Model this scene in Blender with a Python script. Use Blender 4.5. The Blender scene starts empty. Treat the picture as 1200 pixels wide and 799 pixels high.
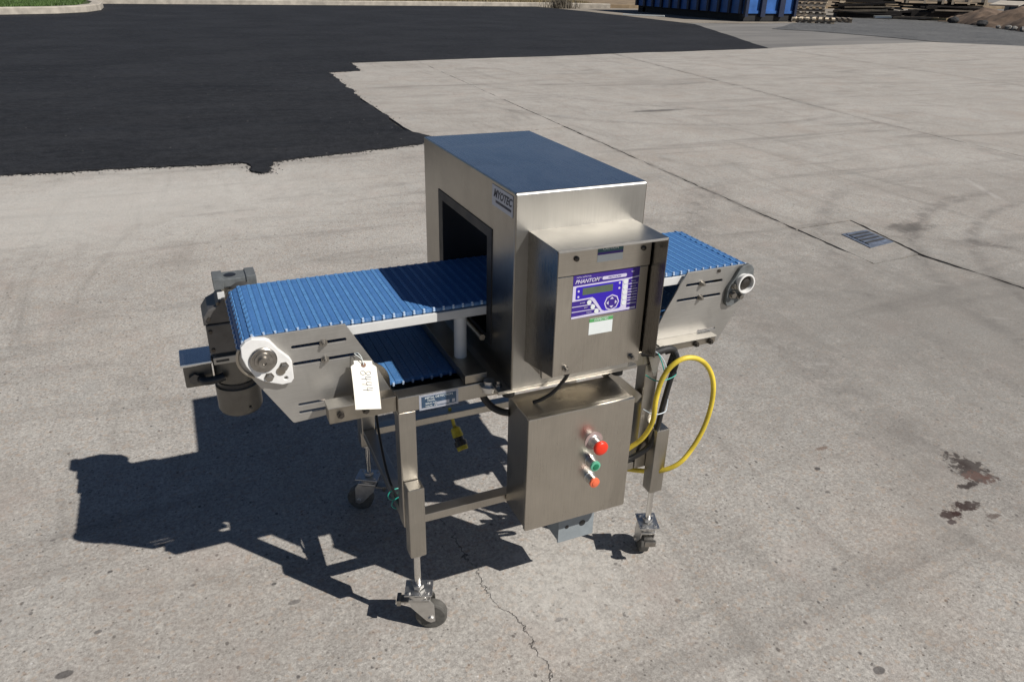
import bpy, bmesh, math, random
from mathutils import Vector, Matrix, Euler
random.seed(7)
R = math.radians
scene = bpy.context.scene
COL = scene.collection

# ------------------------------------------------------------------ camera
cam_d = bpy.data.cameras.new('camera')
cam = bpy.data.objects.new('camera', cam_d)
COL.objects.link(cam)
cam_d.sensor_width = 36.0
cam_d.lens = 875.68 * 36.0 / 1200.0
cam_d.clip_start = 0.05
cam_d.clip_end = 3000
rt = Vector((0.91592639, -0.40070422, 0.02269336))
up = Vector((0.15750059, 0.41086983, 0.89798639))
fw = Vector((0.36915095, 0.81891521, -0.43943767))
m = Matrix((rt, up, -fw)).transposed().to_4x4()
m.translation = Vector((-0.658899, -1.463207, 1.655625))
cam.matrix_world = m
scene.camera = cam
scene.render.resolution_x = 1024
scene.render.resolution_y = 681

# ------------------------------------------------------------------ light
SUN = Vector((0.63, -0.76, 1.0)).normalized()
elev = math.asin(SUN.z)
world = bpy.data.worlds.new("World")
scene.world = world
world.use_nodes = True
wn = world.node_tree
bg = wn.nodes['Background']
sky = wn.nodes.new('ShaderNodeTexSky')
sky.sky_type = 'NISHITA'
sky.sun_disc = False
sky.sun_elevation = elev
sky.sun_rotation = math.atan2(SUN.x, SUN.y)
sky.air_density = 0.6
sky.dust_density = 0.3
sky.ozone_density = 1.5
wn.links.new(sky.outputs[0], bg.inputs[0])
bg.inputs[1].default_value = 0.05
sun_d = bpy.data.lights.new('sun', 'SUN')
sun_d.energy = 5.0
sun_d.angle = R(0.5)
sun_d.color = (1.0, 0.96, 0.91)
sun = bpy.data.objects.new('sun', sun_d)
COL.objects.link(sun)
sun.rotation_euler = SUN.to_track_quat('Z', 'Y').to_euler()
sun.location = (3, -4, 6)
scene.view_settings.view_transform = 'Standard'
scene.view_settings.look = 'None'
scene.view_settings.exposure = 0.0
scene.view_settings.gamma = 1.0

# ------------------------------------------------------------------ material tools
class NT:
    def __init__(s, name):
        s.m = bpy.data.materials.new(name); s.m.use_nodes = True
        s.t = s.m.node_tree; s.n = s.t.nodes; s.b = s.n['Principled BSDF']
        s.tc = s.n.new('ShaderNodeTexCoord')
    def link(s, a, b): s.t.links.new(a, b)
    def noise(s, scale, detail=3, rough=.55, vec=None, stretch=None, dist=0):
        n = s.n.new('ShaderNodeTexNoise'); n.inputs['Scale'].default_value = scale
        n.inputs['Detail'].default_value = detail; n.inputs['Roughness'].default_value = rough
        n.inputs['Distortion'].default_value = dist
        v = vec or s.tc.outputs['Object']
        if stretch:
            mp = s.n.new('ShaderNodeMapping'); mp.inputs['Scale'].default_value = stretch
            s.link(v, mp.inputs[0]); v = mp.outputs[0]
        s.link(v, n.inputs['Vector']); return n.outputs['Fac']
    def voro(s, scale, stretch=None, feature='F1'):
        n = s.n.new('ShaderNodeTexVoronoi'); n.inputs['Scale'].default_value = scale; n.feature = feature
        v = s.tc.outputs['Object']
        if stretch:
            mp = s.n.new('ShaderNodeMapping'); mp.inputs['Scale'].default_value = stretch
            s.link(v, mp.inputs[0]); v = mp.outputs[0]
        s.link(v, n.inputs['Vector']); return n
    def ramp(s, fac, stops):
        r = s.n.new('ShaderNodeValToRGB'); e = r.color_ramp.elements
        while len(e) < len(stops): e.new(.5)
        for k, (p_, c) in enumerate(stops):
            e[k].position = p_
            if not hasattr(c, '__len__'): c = (c, c, c)
            e[k].color = (*c[:3], 1)
        s.link(fac, r.inputs[0]); return r.outputs[0]
    def mix(s, fac, a, b, mode='MIX'):
        n = s.n.new('ShaderNodeMix'); n.data_type = 'RGBA'; n.blend_type = mode
        for sock, val in ((n.inputs[0], fac), (n.inputs[6], a), (n.inputs[7], b)):
            if isinstance(val, bpy.types.NodeSocket): s.link(val, sock)
            elif hasattr(val, '__len__'): sock.default_value = (*val[:3], 1)
            elif sock == n.inputs[0]: sock.default_value = val
            else: sock.default_value = (val, val, val, 1)
        return n.outputs[2]
    def math(s, op, a, b=None, c=None):
        n = s.n.new('ShaderNodeMath'); n.operation = op
        for i, val in enumerate((a, b, c)):
            if val is None: continue
            if isinstance(val, bpy.types.NodeSocket): s.link(val, n.inputs[i])
            else: n.inputs[i].default_value = val
        return n.outputs[0]
    def bump(s, h, strength=.3, dist=.002, prev=None):
        n = s.n.new('ShaderNodeBump'); n.inputs['Strength'].default_value = strength
        n.inputs['Distance'].default_value = dist; s.link(h, n.inputs['Height'])
        if prev is not None: s.link(prev, n.inputs['Normal'])
        s.link(n.outputs[0], s.b.inputs['Normal']); return n.outputs[0]
    def set(s, **k):
        for a, v in k.items():
            a = {'color': 'Base Color', 'metal': 'Metallic', 'rough': 'Roughness', 'spec': 'Specular IOR Level'}.get(a, a)
            if isinstance(v, bpy.types.NodeSocket): s.link(v, s.b.inputs[a])
            elif hasattr(v, '__len__'): s.b.inputs[a].default_value = (*v[:3], 1)
            else: s.b.inputs[a].default_value = v
        return s

def simple(name, color, rough=.5, metal=0., var=.12, nscale=30, bump=.0):
    t = NT(name)
    n = t.noise(nscale, 4)
    dark = tuple(c * (1 - var) for c in color); lite = tuple(min(1, c * (1 + var)) for c in color)
    t.set(color=t.ramp(n, [(.3, dark), (.7, lite)]), metal=metal,
          rough=t.ramp(n, [(.25, max(0, rough - .06)), (.75, min(1, rough + .08))]))
    if bump: t.bump(n, bump, .002)
    return t.m

def steel(name, base, rough, grain=(1, 1, 60), blot=.1, gscale=9):
    """brushed stainless: long fine grain, soft smudges"""
    t = NT(name)
    g = t.noise(gscale, 3, .6, stretch=grain)
    bl = t.noise(5.5, 4, .6, dist=.6)
    sm = t.noise(38, 3, .6)
    c1 = t.ramp(bl, [(.28, tuple(c * (1 - blot * 1.6) for c in base)), (.72, tuple(c * (1 + blot) for c in base))])
    c2 = t.mix(.35, c1, t.ramp(g, [(.3, tuple(c * .8 for c in base)), (.7, tuple(c * 1.15 for c in base))]))
    t.set(color=c2, metal=1.0)
    r_ = t.math('ADD', t.math('MULTIPLY', g, .16), t.math('MULTIPLY', bl, .14))
    r_ = t.math('ADD', r_, t.math('MULTIPLY', sm, .05))
    t.set(rough=t.math('ADD', r_, rough - .20))
    sm2 = t.noise(3.2, 5, .7, stretch=(1, 1, .5), dist=2.0)
    c3 = t.mix(t.ramp(sm2, [(.50, 0.), (.66, .30)]), c2, tuple(c * .62 for c in base)); t.set(color=c3)
    t.bump(g, .06, .0015)
    return t.m

BASE = (.56, .525, .465)
M = {}
M['steel_v'] = steel('brushed_steel_upright', BASE, .33, (60, 60, 1.2))
M['steel_h'] = steel('brushed_steel_level', BASE, .33, (1.2, 1.2, 70))
M['steel_side_shaded'] = steel('brushed_steel_side_shaded', (.31, .29, .258), .34, (60, 60, 1.2), .18)  # darker steel copy: dim reflection on the head's side put into the colour
M['steel_hood_shaded'] = steel('brushed_steel_hood_shaded', (.23, .22, .205), .30, (60, 60, 1.2), .14)  # darker steel copy for the hood sides: shade put into the colour
M['steel_plate'] = steel('blasted_steel_plate', (.45, .435, .405), .50, (1.5, 1.5, 50), .12)
M['steel_plate'].node_tree.nodes['Principled BSDF'].inputs['Metallic'].default_value = .78
M['steel_top'] = steel('brushed_steel_top', (.74, .75, .76), .30, (60, 1.2, 60))  # paler, cooler steel copy: sky sheen of the top put into the colour
M['steel_bright'] = steel('bright_steel_plate', (.50, .48, .44), .40, (1.5, 1.5, 60), .08)
M['steel_tube'] = steel('steel_tube', (.47, .445, .40), .36, (70, 70, 2), .14, 7)
M['steel_dull'] = steel('dull_steel', (.40, .365, .31), .42, (3, 3, 3), .2)
M['chrome'] = simple('zinc_plate', (.62, .61, .59), .38, 1., .1, 60)
M['polished'] = simple('polished_stem', (.72, .71, .69), .14, 1., .06, 40)
M['bolt'] = simple('bolt_steel', (.36, .34, .31), .35, 1., .2, 80)
M['dark_bolt'] = simple('dark_bolt', (.09, .08, .07), .4, .8, .2, 80)
M['liner'] = simple('black_tunnel_liner', (.012, .012, .014), .55, 0, .2, 20)
M['rubber'] = simple('black_rubber', (.022, .021, .02), .6, 0, .3, 40)
M['wheel'] = simple('grey_wheel_tread', (.09, .085, .075), .6, 0, .3, 60, .2)
M['hub'] = simple('wheel_hub', (.17, .16, .14), .45, .4, .2, 60)
M['white_plastic'] = simple('white_plastic', (.62, .62, .60), .45, 0, .05, 25)
M['white_metal'] = simple('white_bearing', (.78, .77, .74), .35, .0, .07, 40)
M['tag_paper'] = simple('tag_paper', (.86, .82, .72), .8, 0, .04, 30)
M['ink'] = simple('pencil_ink', (.12, .12, .13), .7, 0, .3, 200)
M['motor'] = simple('motor_paint', (.17, .158, .138), .42, .55, .16, 22, .1)
M['gear'] = simple('gearbox_metal', (.13, .125, .12), .45, .6, .22, 26, .15)
M['bracket_grey'] = simple('grey_cast_bracket', (.16, .17, .17), .55, .3, .18, 60, .2)
M['grey_box'] = simple('grey_painted_box', (.25, .28, .295), .45, 0, .08, 40)
M['yellow'] = simple('yellow_cord_jacket', (.66, .50, .045), .45, 0, .32, 14)
M['yellow_dirty'] = simple('worn_yellow_rubber', (.42, .36, .03), .5, 0, .3, 40)
M['black_cable'] = simple('black_cable_jacket', (.015, .015, .016), .4, 0, .2, 30)
M['teal'] = simple('green_tie', (.02, .32, .25), .4, 0, .1, 60)
M['white_tie'] = simple('clear_tie', (.55, .62, .66), .35, 0, .1, 60)
M['red'] = simple('red_button', (.78, .04, .015), .3, 0, .06, 40)
M['red_ring'] = simple('orange_red_button', (.80, .16, .07), .35, 0, .06, 40)
M['green'] = simple('green_button', (.01, .17, .08), .3, 0, .1, 40)
M['green_ring'] = simple('pale_green_ring', (.12, .42, .27), .35, 0, .1, 40)
M['black_plastic'] = simple('black_plastic', (.02, .02, .022), .35, 0, .2, 40)
M['purple'] = simple('purple_print', (.045, .018, .235), .38, 0, .06, 80)
M['blue_print'] = simple('violet_print', (.035, .012, .42), .38, 0, .06, 80)
M['lilac'] = simple('lilac_print', (.62, .58, .74), .42, 0, .04, 80)
M['lcd'] = simple('lcd_glass', (.095, .13, .085), .18, 0, .1, 50)
M['label_white'] = simple('label_white', (.74, .78, .76), .5, 0, .03, 50)
M['label_green'] = simple('label_green', (.10, .36, .12), .5, 0, .06, 50)
M['label_teal'] = simple('label_dark_teal', (.04, .13, .14), .5, 0, .1, 90)
M['sticker'] = simple('silver_sticker', (.42, .44, .50), .4, .3, .1, 90)
M['sticker_ink'] = simple('sticker_ink', (.015, .017, .04), .5, 0, .2, 90)
M['plate_blue'] = simple('nameplate_blue', (.055, .10, .17), .35, .4, .2, 120)

def belt_mat():
    t = NT('blue_belt_plastic')
    n = t.noise(14, 4); f = t.noise(220, 2)
    c = t.ramp(n, [(.3, (.052, .155, .355)), (.7, (.070, .190, .42))])
    c = t.mix(t.ramp(f, [(.52, 0.), (.75, .35)]), c, (.22, .38, .62))
    t.set(color=c, rough=.42); t.bump(f, .15, .001)
    return t.m
M['belt'] = belt_mat()
M['belt_link'] = simple('worn_sheen_blue_link', (.085, .225, .46), .36, 0, .15, 40)  # lighter knuckles: wear and the sheen along each hinge put into the colour
M['belt_rod'] = simple('pale_hinge_rod', (.50, .62, .78), .4, 0, .08, 60)

# ------------------------------------------------------------------ mesh tools
class MB:
    def __init__(s): s.b = bmesh.new(); s.mi = 0
    def _mark(s, fs):
        for f in fs: f.material_index = s.mi
    def box(s, x0, x1, y0, y1, z0, z1, bev=0, M4=None):
        r = bmesh.ops.create_cube(s.b, size=1)
        vs = r['verts']
        mt = Matrix.Translation(((x0 + x1) / 2, (y0 + y1) / 2, (z0 + z1) / 2)) @ Matrix.Diagonal((abs(x1 - x0), abs(y1 - y0), abs(z1 - z0), 1))
        bmesh.ops.transform(s.b, matrix=mt, verts=vs)
        fs = {f for v in vs for f in v.link_faces}; s._mark(fs)
        if bev:
            es = {e for v in vs for e in v.link_edges}
            rr = bmesh.ops.bevel(s.b, geom=list(es), offset=bev, segments=2, profile=.5, affect='EDGES')
            s._mark(rr['faces']); vs = list({v for v in rr['verts']} | {v for v in vs if v.is_valid})
        if M4 is not None: bmesh.ops.transform(s.b, matrix=M4, verts=[v for v in vs if v.is_valid])
        return s
    def cyl(s, a, b, r, seg=20, r2=None, caps=True):
        a = Vector(a); b = Vector(b); d = b - a
        q = d.to_track_quat('Z', 'Y').to_matrix().to_4x4()
        rr = bmesh.ops.create_cone(s.b, cap_ends=caps, cap_tris=False, segments=seg, radius1=r, radius2=r if r2 is None else r2, depth=d.length)
        bmesh.ops.transform(s.b, matrix=Matrix.Translation((a + b) / 2) @ q, verts=rr['verts'])
        s._mark({f for v in rr['verts'] for f in v.link_faces})
        return s
    def lathe(s, a, axis, prof, seg=28):
        """prof = [(dist along axis, radius)]"""
        a = Vector(a); ax = Vector(axis).normalized()
        q = ax.to_track_quat('Z', 'Y').to_matrix()
        rings = []
        for d, r in prof:
            if r <= 1e-6: rings.append([s.b.verts.new(a + ax * d)])
            else: rings.append([s.b.verts.new(a + ax * d + q @ Vector((r * math.cos(2 * math.pi * k / seg), r * math.sin(2 * math.pi * k / seg), 0))) for k in range(seg)])
        fs = []
        for u, v in zip(rings, rings[1:]):
            for k in range(seg):
                k2 = (k + 1) % seg
                if len(u) == 1 and len(v) == 1: continue
                if len(u) == 1: fs.append(s.b.faces.new((u[0], v[k2], v[k])))
                elif len(v) == 1: fs.append(s.b.faces.new((u[k], u[k2], v[0])))
                else: fs.append(s.b.faces.new((u[k], u[k2], v[k2], v[k])))
        for ring, fl in ((rings[0], True), (rings[-1], False)):
            if len(ring) > 1: fs.append(s.b.faces.new(ring[::-1] if fl else ring))
        s._mark(fs); return s
    def tube(s, pts, r, seg=8, smooth=6, closed=False):
        P_ = [Vector(p) for p in pts]
        if smooth > 1 and len(P_) > 2:
            Q = []
            n = len(P_)
            for i in range(n if closed else n - 1):
                p0, p1, p2, p3 = (P_[(i - 1) % n] if (i > 0 or closed) else P_[0]), P_[i], P_[(i + 1) % n], (P_[(i + 2) % n] if (i + 2 < n or closed) else P_[-1])
                for k in range(smooth):
                    t = k / smooth
                    Q.append(.5 * ((2 * p1) + (-p0 + p2) * t + (2 * p0 - 5 * p1 + 4 * p2 - p3) * t * t + (-p0 + 3 * p1 - 3 * p2 + p3) * t ** 3))
            if not closed: Q.append(P_[-1])
            P_ = Q
        n = len(P_); rings = []; nrm = None
        for i, p in enumerate(P_):
            if closed: d = P_[(i + 1) % n] - P_[i - 1]
            else: d = P_[min(i + 1, n - 1)] - P_[max(i - 1, 0)]
            d.normalize()
            if nrm is None:
                nrm = d.orthogonal().normalized()
            nrm = (nrm - d * nrm.dot(d)).normalized(); bi = d.cross(nrm)
            rings.append([s.b.verts.new(p + (nrm * math.cos(2 * math.pi * k / seg) + bi * math.sin(2 * math.pi * k / seg)) * r) for k in range(seg)])
        fs = []
        for i in range(n if closed else n - 1):
            u, v = rings[i], rings[(i + 1) % n]
            for k in range(seg): fs.append(s.b.faces.new((u[k], u[(k + 1) % seg], v[(k + 1) % seg], v[k])))
        if not closed:
            fs.append(s.b.faces.new(rings[0][::-1])); fs.append(s.b.faces.new(rings[-1]))
        s._mark(fs); return s
    def poly(s, pts, thick=None, axis=(0, 0, 1)):
        vs = [s.b.verts.new(p) for p in pts]
        f = s.b.faces.new(vs); s._mark([f])
        if thick:
            r = bmesh.ops.extrude_face_region(s.b, geom=[f])
            nv = [g for g in r['geom'] if isinstance(g, bmesh.types.BMVert)]
            bmesh.ops.translate(s.b, verts=nv, vec=Vector(axis) * thick)
            s._mark({ff for v in nv for ff in v.link_faces})
        return s

def link(name, me, mats, parent=None, loc=None):
    o = bpy.data.objects.new(name, me)
    if mats and not me.materials:
        for mm in (mats if isinstance(mats, (list, tuple)) else [mats]): me.materials.append(mm)
    COL.objects.link(o)
    if loc is not None: o.location = loc
    if parent is not None: attach(o, parent)
    return o
def world_off(o):
    v = Vector((0, 0, 0))
    while o is not None:
        v += o.location + o.matrix_parent_inverse.translation; o = o.parent
    return v
def attach(o, parent):
    """geometry is written in world coordinates; the parent only carries an offset"""
    o.parent = parent
    o.matrix_parent_inverse = Matrix.Translation(-world_off(parent))
def weighted(o):
    w = o.modifiers.new('weighted_normal', 'WEIGHTED_NORMAL'); w.keep_sharp = True; w.weight = 80
def build(name, mb, mats, parent=None, smooth=35, label=None):
    bmesh.ops.recalc_face_normals(mb.b, faces=mb.b.faces[:])
    me = bpy.data.meshes.new(name); mb.b.to_mesh(me); mb.b.free()
    if smooth:
        me.polygons.foreach_set('use_smooth', [True] * len(me.polygons))
        try: me.set_sharp_from_angle(angle=R(smooth))
        except Exception: pass
    o = link(name, me, mats, parent)
    if smooth: weighted(o)
    if label: o['label'] = label
    return o
def thing(name, label, cat, loc=(0, 0, 0), group=None):
    o = bpy.data.objects.new(name, None); COL.objects.link(o)
    o.location = loc; o.empty_display_size = .05
    o['label'] = label; o['category'] = cat
    if group: o['group'] = group
    return o
def tag(o, label, cat, group=None):
    o['label'] = label; o['category'] = cat
    if group: o['group'] = group
    return o
def structure(o): o['kind'] = 'structure'; return o

def curve_sheet(outline, holes, thick, bev=0.0):
    """flat plate in local XY with real holes, extruded; returns mesh"""
    cu = bpy.data.curves.new('sheet', 'CURVE'); cu.dimensions = '2D'; cu.fill_mode = 'BOTH'
    cu.extrude = thick / 2 - bev; cu.bevel_depth = bev; cu.bevel_resolution = 1
    for pts in [outline] + holes:
        sp = cu.splines.new('POLY'); sp.points.add(len(pts) - 1); sp.use_cyclic_u = True
        for k, (x, y) in enumerate(pts): sp.points[k].co = (x, y, 0, 1)
    return curve_mesh(cu)
def curve_mesh(cu):
    o = bpy.data.objects.new('tmp', cu); COL.objects.link(o)
    dg = bpy.context.evaluated_depsgraph_get()
    me = bpy.data.meshes.new_from_object(o.evaluated_get(dg))
    bpy.data.objects.remove(o); bpy.data.curves.remove(cu)
    me.polygons.foreach_set('use_smooth', [False] * len(me.polygons))
    return me
XZ = lambda y: Matrix(((1, 0, 0, 0), (0, 0, -1, y), (0, 1, 0, 0), (0, 0, 0, 1)))     # local (x,y) -> world (x,z) facing -y
def sheet_xz(name, outline, holes, y, thick, mat, parent, bev=.0008, label=None):
    """plate standing in the xz plane, outer face at y"""
    me = curve_sheet(outline, holes, thick, bev)
    me.transform(XZ(y + thick / 2)); 
    me.materials.clear()
    o = link(name, me, mat, parent)
    if label: o['label'] = label
    return o
def slot(x0, x1, z, h):
    n = 6; r = h / 2; pts = []
    for k in range(n + 1):
        a = math.pi / 2 + math.pi * k / n; pts.append((x0 + r + r * math.cos(a), z + r * math.sin(a)))
    for k in range(n + 1):
        a = -math.pi / 2 + math.pi * k / n; pts.append((x1 - r + r * math.cos(a), z + r * math.sin(a)))
    return pts
def circ(x, z, r, n=16): return [(x + r * math.cos(2 * math.pi * k / n), z + r * math.sin(2 * math.pi * k / n)) for k in range(n)]
def text_mesh(body, size, mtx, shear=0, align='CENTER', ext=.0002, offset=0.0):
    cu = bpy.data.curves.new('t', 'FONT'); cu.body = body; cu.size = size; cu.shear = shear
    cu.align_x = align; cu.align_y = 'CENTER'; cu.extrude = ext; cu.resolution_u = 3; cu.offset = offset
    me = curve_mesh(cu); me.transform(mtx); me.materials.clear()
    return me

# ================================================================== SETTING
# ---- concrete
def concrete():
    t = NT('weathered_concrete')
    big = t.noise(.35, 5, .6, dist=.4)
    mid = t.noise(2.2, 6, .65, dist=.3)
    fine = t.noise(55, 6, .75)
    vf = t.noise(260, 3, .7)
    c = t.ramp(big, [(.25, (.360, .338, .305)), (.5, (.418, .396, .360)), (.8, (.475, .452, .415))])
    c = t.mix(t.ramp(mid, [(.35, .0), (.75, .5)]), c, (.240, .218, .198))
    # grit: light and dark grains
    c = t.mix(t.ramp(fine, [(.30, .45), (.46, 0.)]), c, (.17, .155, .145))
    c = t.mix(t.ramp(fine, [(.55, 0.), (.75, .35)]), c, (.52, .49, .46))
    c = t.mix(t.ramp(vf, [(.28, .5), (.42, 0.)]), c, (.13, .115, .10))
    grn = t.noise(85, 6, .85); g3 = t.noise(24, 5, .8)
    c = t.mix(t.ramp(grn, [(.36, .75), (.50, 0.)]), c, (.17, .155, .135))
    c = t.mix(t.ramp(grn, [(.51, 0.), (.64, .65)]), c, (.66, .625, .56))
    c = t.mix(t.ramp(g3, [(.36, .30), (.50, 0.)]), c, (.22, .20, .178))
    c = t.mix(t.ramp(g3, [(.52, 0.), (.66, .22)]), c, (.56, .53, .475))
    def flecks(scale, rad, pick, a_, col, st=None):
        nonlocal c
        v = t.voro(scale, st); sp = t.n.new('ShaderNodeSeparateColor'); t.link(v.outputs['Color'], sp.inputs[0])
        c = t.mix(t.math('MULTIPLY', t.ramp(v.outputs['Distance'], [(rad * .6, a_), (rad, 0.)]), t.math('GREATER_THAN', sp.outputs[1], pick)), c, col)
    flecks(58, .24, .80, .85, (.085, .078, .07)); flecks(24, .19, .84, .85, (.075, .068, .064), (1.2, .9, 1)); flecks(11, .11, .84, .75, (.08, .072, .07), (.8, 1.2, 1))
    flecks(66, .20, .88, .6, (.66, .64, .60)); flecks(90, .22, .84, .6, (.10, .09, .082)); flecks(30, .12, .92, .7, (.68, .67, .65), (1, 1.3, 1))
    vc = t.voro(150); sc = t.n.new('ShaderNodeSeparateColor'); t.link(vc.outputs['Color'], sc.inputs[0])
    c = t.mix(t.ramp(sc.outputs[0], [(.62, 0.), (.95, .18)]), c, (.56, .52, .47))
    c = t.mix(t.ramp(sc.outputs[1], [(.70, 0.), (.97, .32)]), c, (.15, .135, .125))
    vc2 = t.voro(75, (1, 1.2, 1)); sc2 = t.n.new('ShaderNodeSeparateColor'); t.link(vc2.outputs['Color'], sc2.inputs[0])
    c = t.mix(t.ramp(sc2.outputs[0], [(.80, 0.), (1., .35)]), c, (.40, .28, .19))
    c = t.mix(t.ramp(sc2.outputs[2], [(.93, 0.), (1., .25)]), c, (.58, .55, .50))
    w1 = t.noise(.9, 6, .7, dist=1.0); c = t.mix(t.ramp(w1, [(.50, 0.), (.70, .40)]), c, (.235, .208, .18))
    w2 = t.noise(6, 5, .7, dist=.8); c = t.mix(t.ramp(w2, [(.50, 0.), (.72, .32)]), c, (.24, .212, .185))
    hp = t.noise(3.1, 4, .6); c = t.mix(t.ramp(hp, [(.56, 0.), (.72, .28)]), c, (.40, .325, .285)); c = t.mix(t.ramp(hp, [(.28, .25), (.44, 0.)]), c, (.31, .32, .31))
    # orange/pink tinge patches
    c = t.mix(t.ramp(t.noise(1.1, 4), [(.55, 0.), (.8, .22)]), c, (.40, .31, .24))
    # dark rub marks in streaks (tyres)
    st = t.noise(1.0, 5, .6, stretch=(.35, 2.6, 1), dist=1.2)
    c = t.mix(t.ramp(st, [(.54, 0.), (.70, .5)]), c, (.15, .138, .125))
    st2 = t.noise(1.3, 5, .65, stretch=(1.9, .3, 1), dist=1.5)
    c = t.mix(t.ramp(st2, [(.56, 0.), (.72, .42)]), c, (.17, .157, .14))
    # shaped stains
    sep = t.n.new('ShaderNodeSeparateXYZ'); t.link(t.tc.outputs['Object'], sep.inputs[0])
    X, Y = sep.outputs[0], sep.outputs[1]
    wob = t.noise(9, 5, .7); wobc = t.math('SUBTRACT', wob, .5)
    def blob(cx, cy, rx, ry, wamp=1.5, ang=0.):
        dx = t.math('SUBTRACT', X, cx); dy = t.math('SUBTRACT', Y, cy)
        ca, sa = math.cos(ang), math.sin(ang)
        u = t.math('ADD', t.math('MULTIPLY', dx, ca / rx), t.math('MULTIPLY', dy, sa / rx))
        v = t.math('ADD', t.math('MULTIPLY', dx, -sa / ry), t.math('MULTIPLY', dy, ca / ry))
        d = t.math('SQRT', t.math('ADD', t.math('MULTIPLY', u, u), t.math('MULTIPLY', v, v)))
        return t.math('ADD', d, t.math('MULTIPLY', wobc, wamp))
    spots = t.noise(42, 4, .6)
    # rust-brown splashes at right
    for (cx, cy, rx, ry, col, a, w) in [(1.90, .00, .055, .085, (.022, .010, .008), 1., 3.5), (1.875, -.075, .045, .035, (.10, .028, .014), .95, 3.),
                             (1.80, -.09, .05, .02, (.022, .013, .011), 1., 3.2), (1.60, -.185, .05, .022, (.035, .015, .012), 1., 3.2), (1.665, -.17, .05, .025, (.035, .018, .015), 1., 3.6),
                             (1.545, -.215, .022, .012, (.05, .03, .03), .85, 2.5), (1.72, -.25, .03, .016, (.08, .05, .04), .7, 2.5), (1.46, .30, .03, .012, (.12, .05, .02), .6, 3.)]:
        mk = t.math('MULTIPLY', t.ramp(t.math('ADD', blob(cx + .03, cy - .005, rx * 1.15, ry * 1.15, w), t.math('MULTIPLY', t.math('SUBTRACT', spots, .5), 2.6)), [(.62, a), (1.0, 0.)]), 1.)
        c = t.mix(mk, c, col)
    for (cx, cy, rx, ry, a) in [(1.375, .197, .014, .011, .9), (-1.144, .236, .024, .014, .75), (-1.071, .358, .012, .008, .6), (.848, -.576, .02, .013, .7),
                                (-.905, .665, .012, .009, .6), (-1.05, .60, .008, .006, .8), (-.555, .264, .02, .01, .5), (-.60, .36, .008, .006, .8), (.13, -.09, .016, .008, .7), (.25, -.02, .008, .005, .7)]:
        c = t.mix(t.ramp(blob(cx, cy, rx, ry, .5), [(.8, a), (1.0, 0.)]), c, (.06, .055, .055))
    # pale scuffs
    for (cx, cy, rx, ry, ang) in [(2.04, .85, .05, .018, -.3), (3.38, .92, .11, .02, -.6), (6.0, 2.95, .04, .5, -.55)]:
        c = t.mix(t.math('MULTIPLY', t.ramp(blob(cx, cy, rx, ry, 2.6, ang), [(.3, .55), (1.1, 0.)]), t.ramp(spots, [(.35, .2), (.55, 1.)])), c, (.60, .57, .53))
    gr_ = t.noise(5.5, 6, .75, dist=1.2)
    def arc(cx, cy, r, w, a, x0=-99, x1=99, y0=-99, y1=99):
        nonlocal c
        dx = t.math('SUBTRACT', X, cx); dy = t.math('SUBTRACT', Y, cy)
        d = t.math('SQRT', t.math('ADD', t.math('MULTIPLY', dx, dx), t.math('MULTIPLY', dy, dy)))
        d = t.math('ADD', d, t.math('MULTIPLY', wobc, w * .8))
        e = t.math('DIVIDE', t.math('ABSOLUTE', t.math('SUBTRACT', d, r)), w)
        mk = t.ramp(e, [(.2, a), (1., 0.)])
        mk = t.math('MULTIPLY', mk, t.ramp(gr_, [(.40, .06), (.62, .9)]))
        def edge(val, lo, hi):
            return t.math('MULTIPLY', t.math('SMOOTH_MIN', t.math('MAXIMUM', t.math('MULTIPLY', t.math('SUBTRACT', val, lo), 3.), 0.), 1., .1),
                          t.math('SMOOTH_MIN', t.math('MAXIMUM', t.math('MULTIPLY', t.math('SUBTRACT', hi, val), 3.), 0.), 1., .1))
        mk = t.math('MULTIPLY', mk, t.math('MULTIPLY', edge(X, x0, x1), edge(Y, y0, y1)))
        c = t.mix(mk, c, (.085, .075, .07))
    arc(4.28, 1.6, .36, .085, .75, 4.2, 6, .9, 2.6)
    arc(6.2, -.2, 3.1, .10, .6, 2.5, 6.2, .3, 3.2)
    arc(6.25, -.2, 2.75, .07, .55, 2.5, 6.2, .3, 3.2)
    arc(6.5, .0, 3.8, .10, .40, 2.5, 6.2, .0, 3.6)
    arc(6.6, .2, 4.7, .2, .45, 1.5, 6.4, -1., 4.2)
    arc(1.2, -3.0, 5.9, .12, .35, 2.6, 6.9, .4, 3.0)
    arc(1.0, -2.5, 4.4, .15, .28, 1.7, 5, -.4, 2.3)
    arc(6.5, 9.5, 3.2, .12, .38, 2, 8, 6, 8.5)
    arc(12.5, -1.2, 7.4, .07, -.0, 5, 9, 2.4, 5.2)
    arc(9.5, 12, 5.5, .15, .3, 4, 12, 7, 12)
    c = t.mix(t.ramp(blob(3.2, 1.0, 2.9, 2.2, 1.3, -.3), [(.2, .62), (1.0, 0.)]), c, (.19, .178, .16))
    c = t.mix(t.ramp(blob(6.5, 2.6, 2.2, 1.5, 1.3, -.3), [(.2, .35), (1.0, 0.)]), c, (.20, .18, .16))
    c = t.mix(t.ramp(blob(-1.3, 4.9, 2.8, 1.5, 1.2, .1), [(.3, .45), (1.0, 0.)]), c, (.56, .535, .49))
    c = t.mix(t.math('MULTIPLY', t.ramp(blob(.20, .02, .26, .30, 1.5, .1), [(.4, .5), (1.0, 0.)]), t.ramp(g3, [(.4, .3), (.6, 1.)])), c, (.56, .53, .48))
    c = t.mix(t.ramp(blob(5.55, 7.6, .55, .10, 1.3), [(.5, .75), (1.0, 0.)]), c, (.09, .085, .08))
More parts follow.
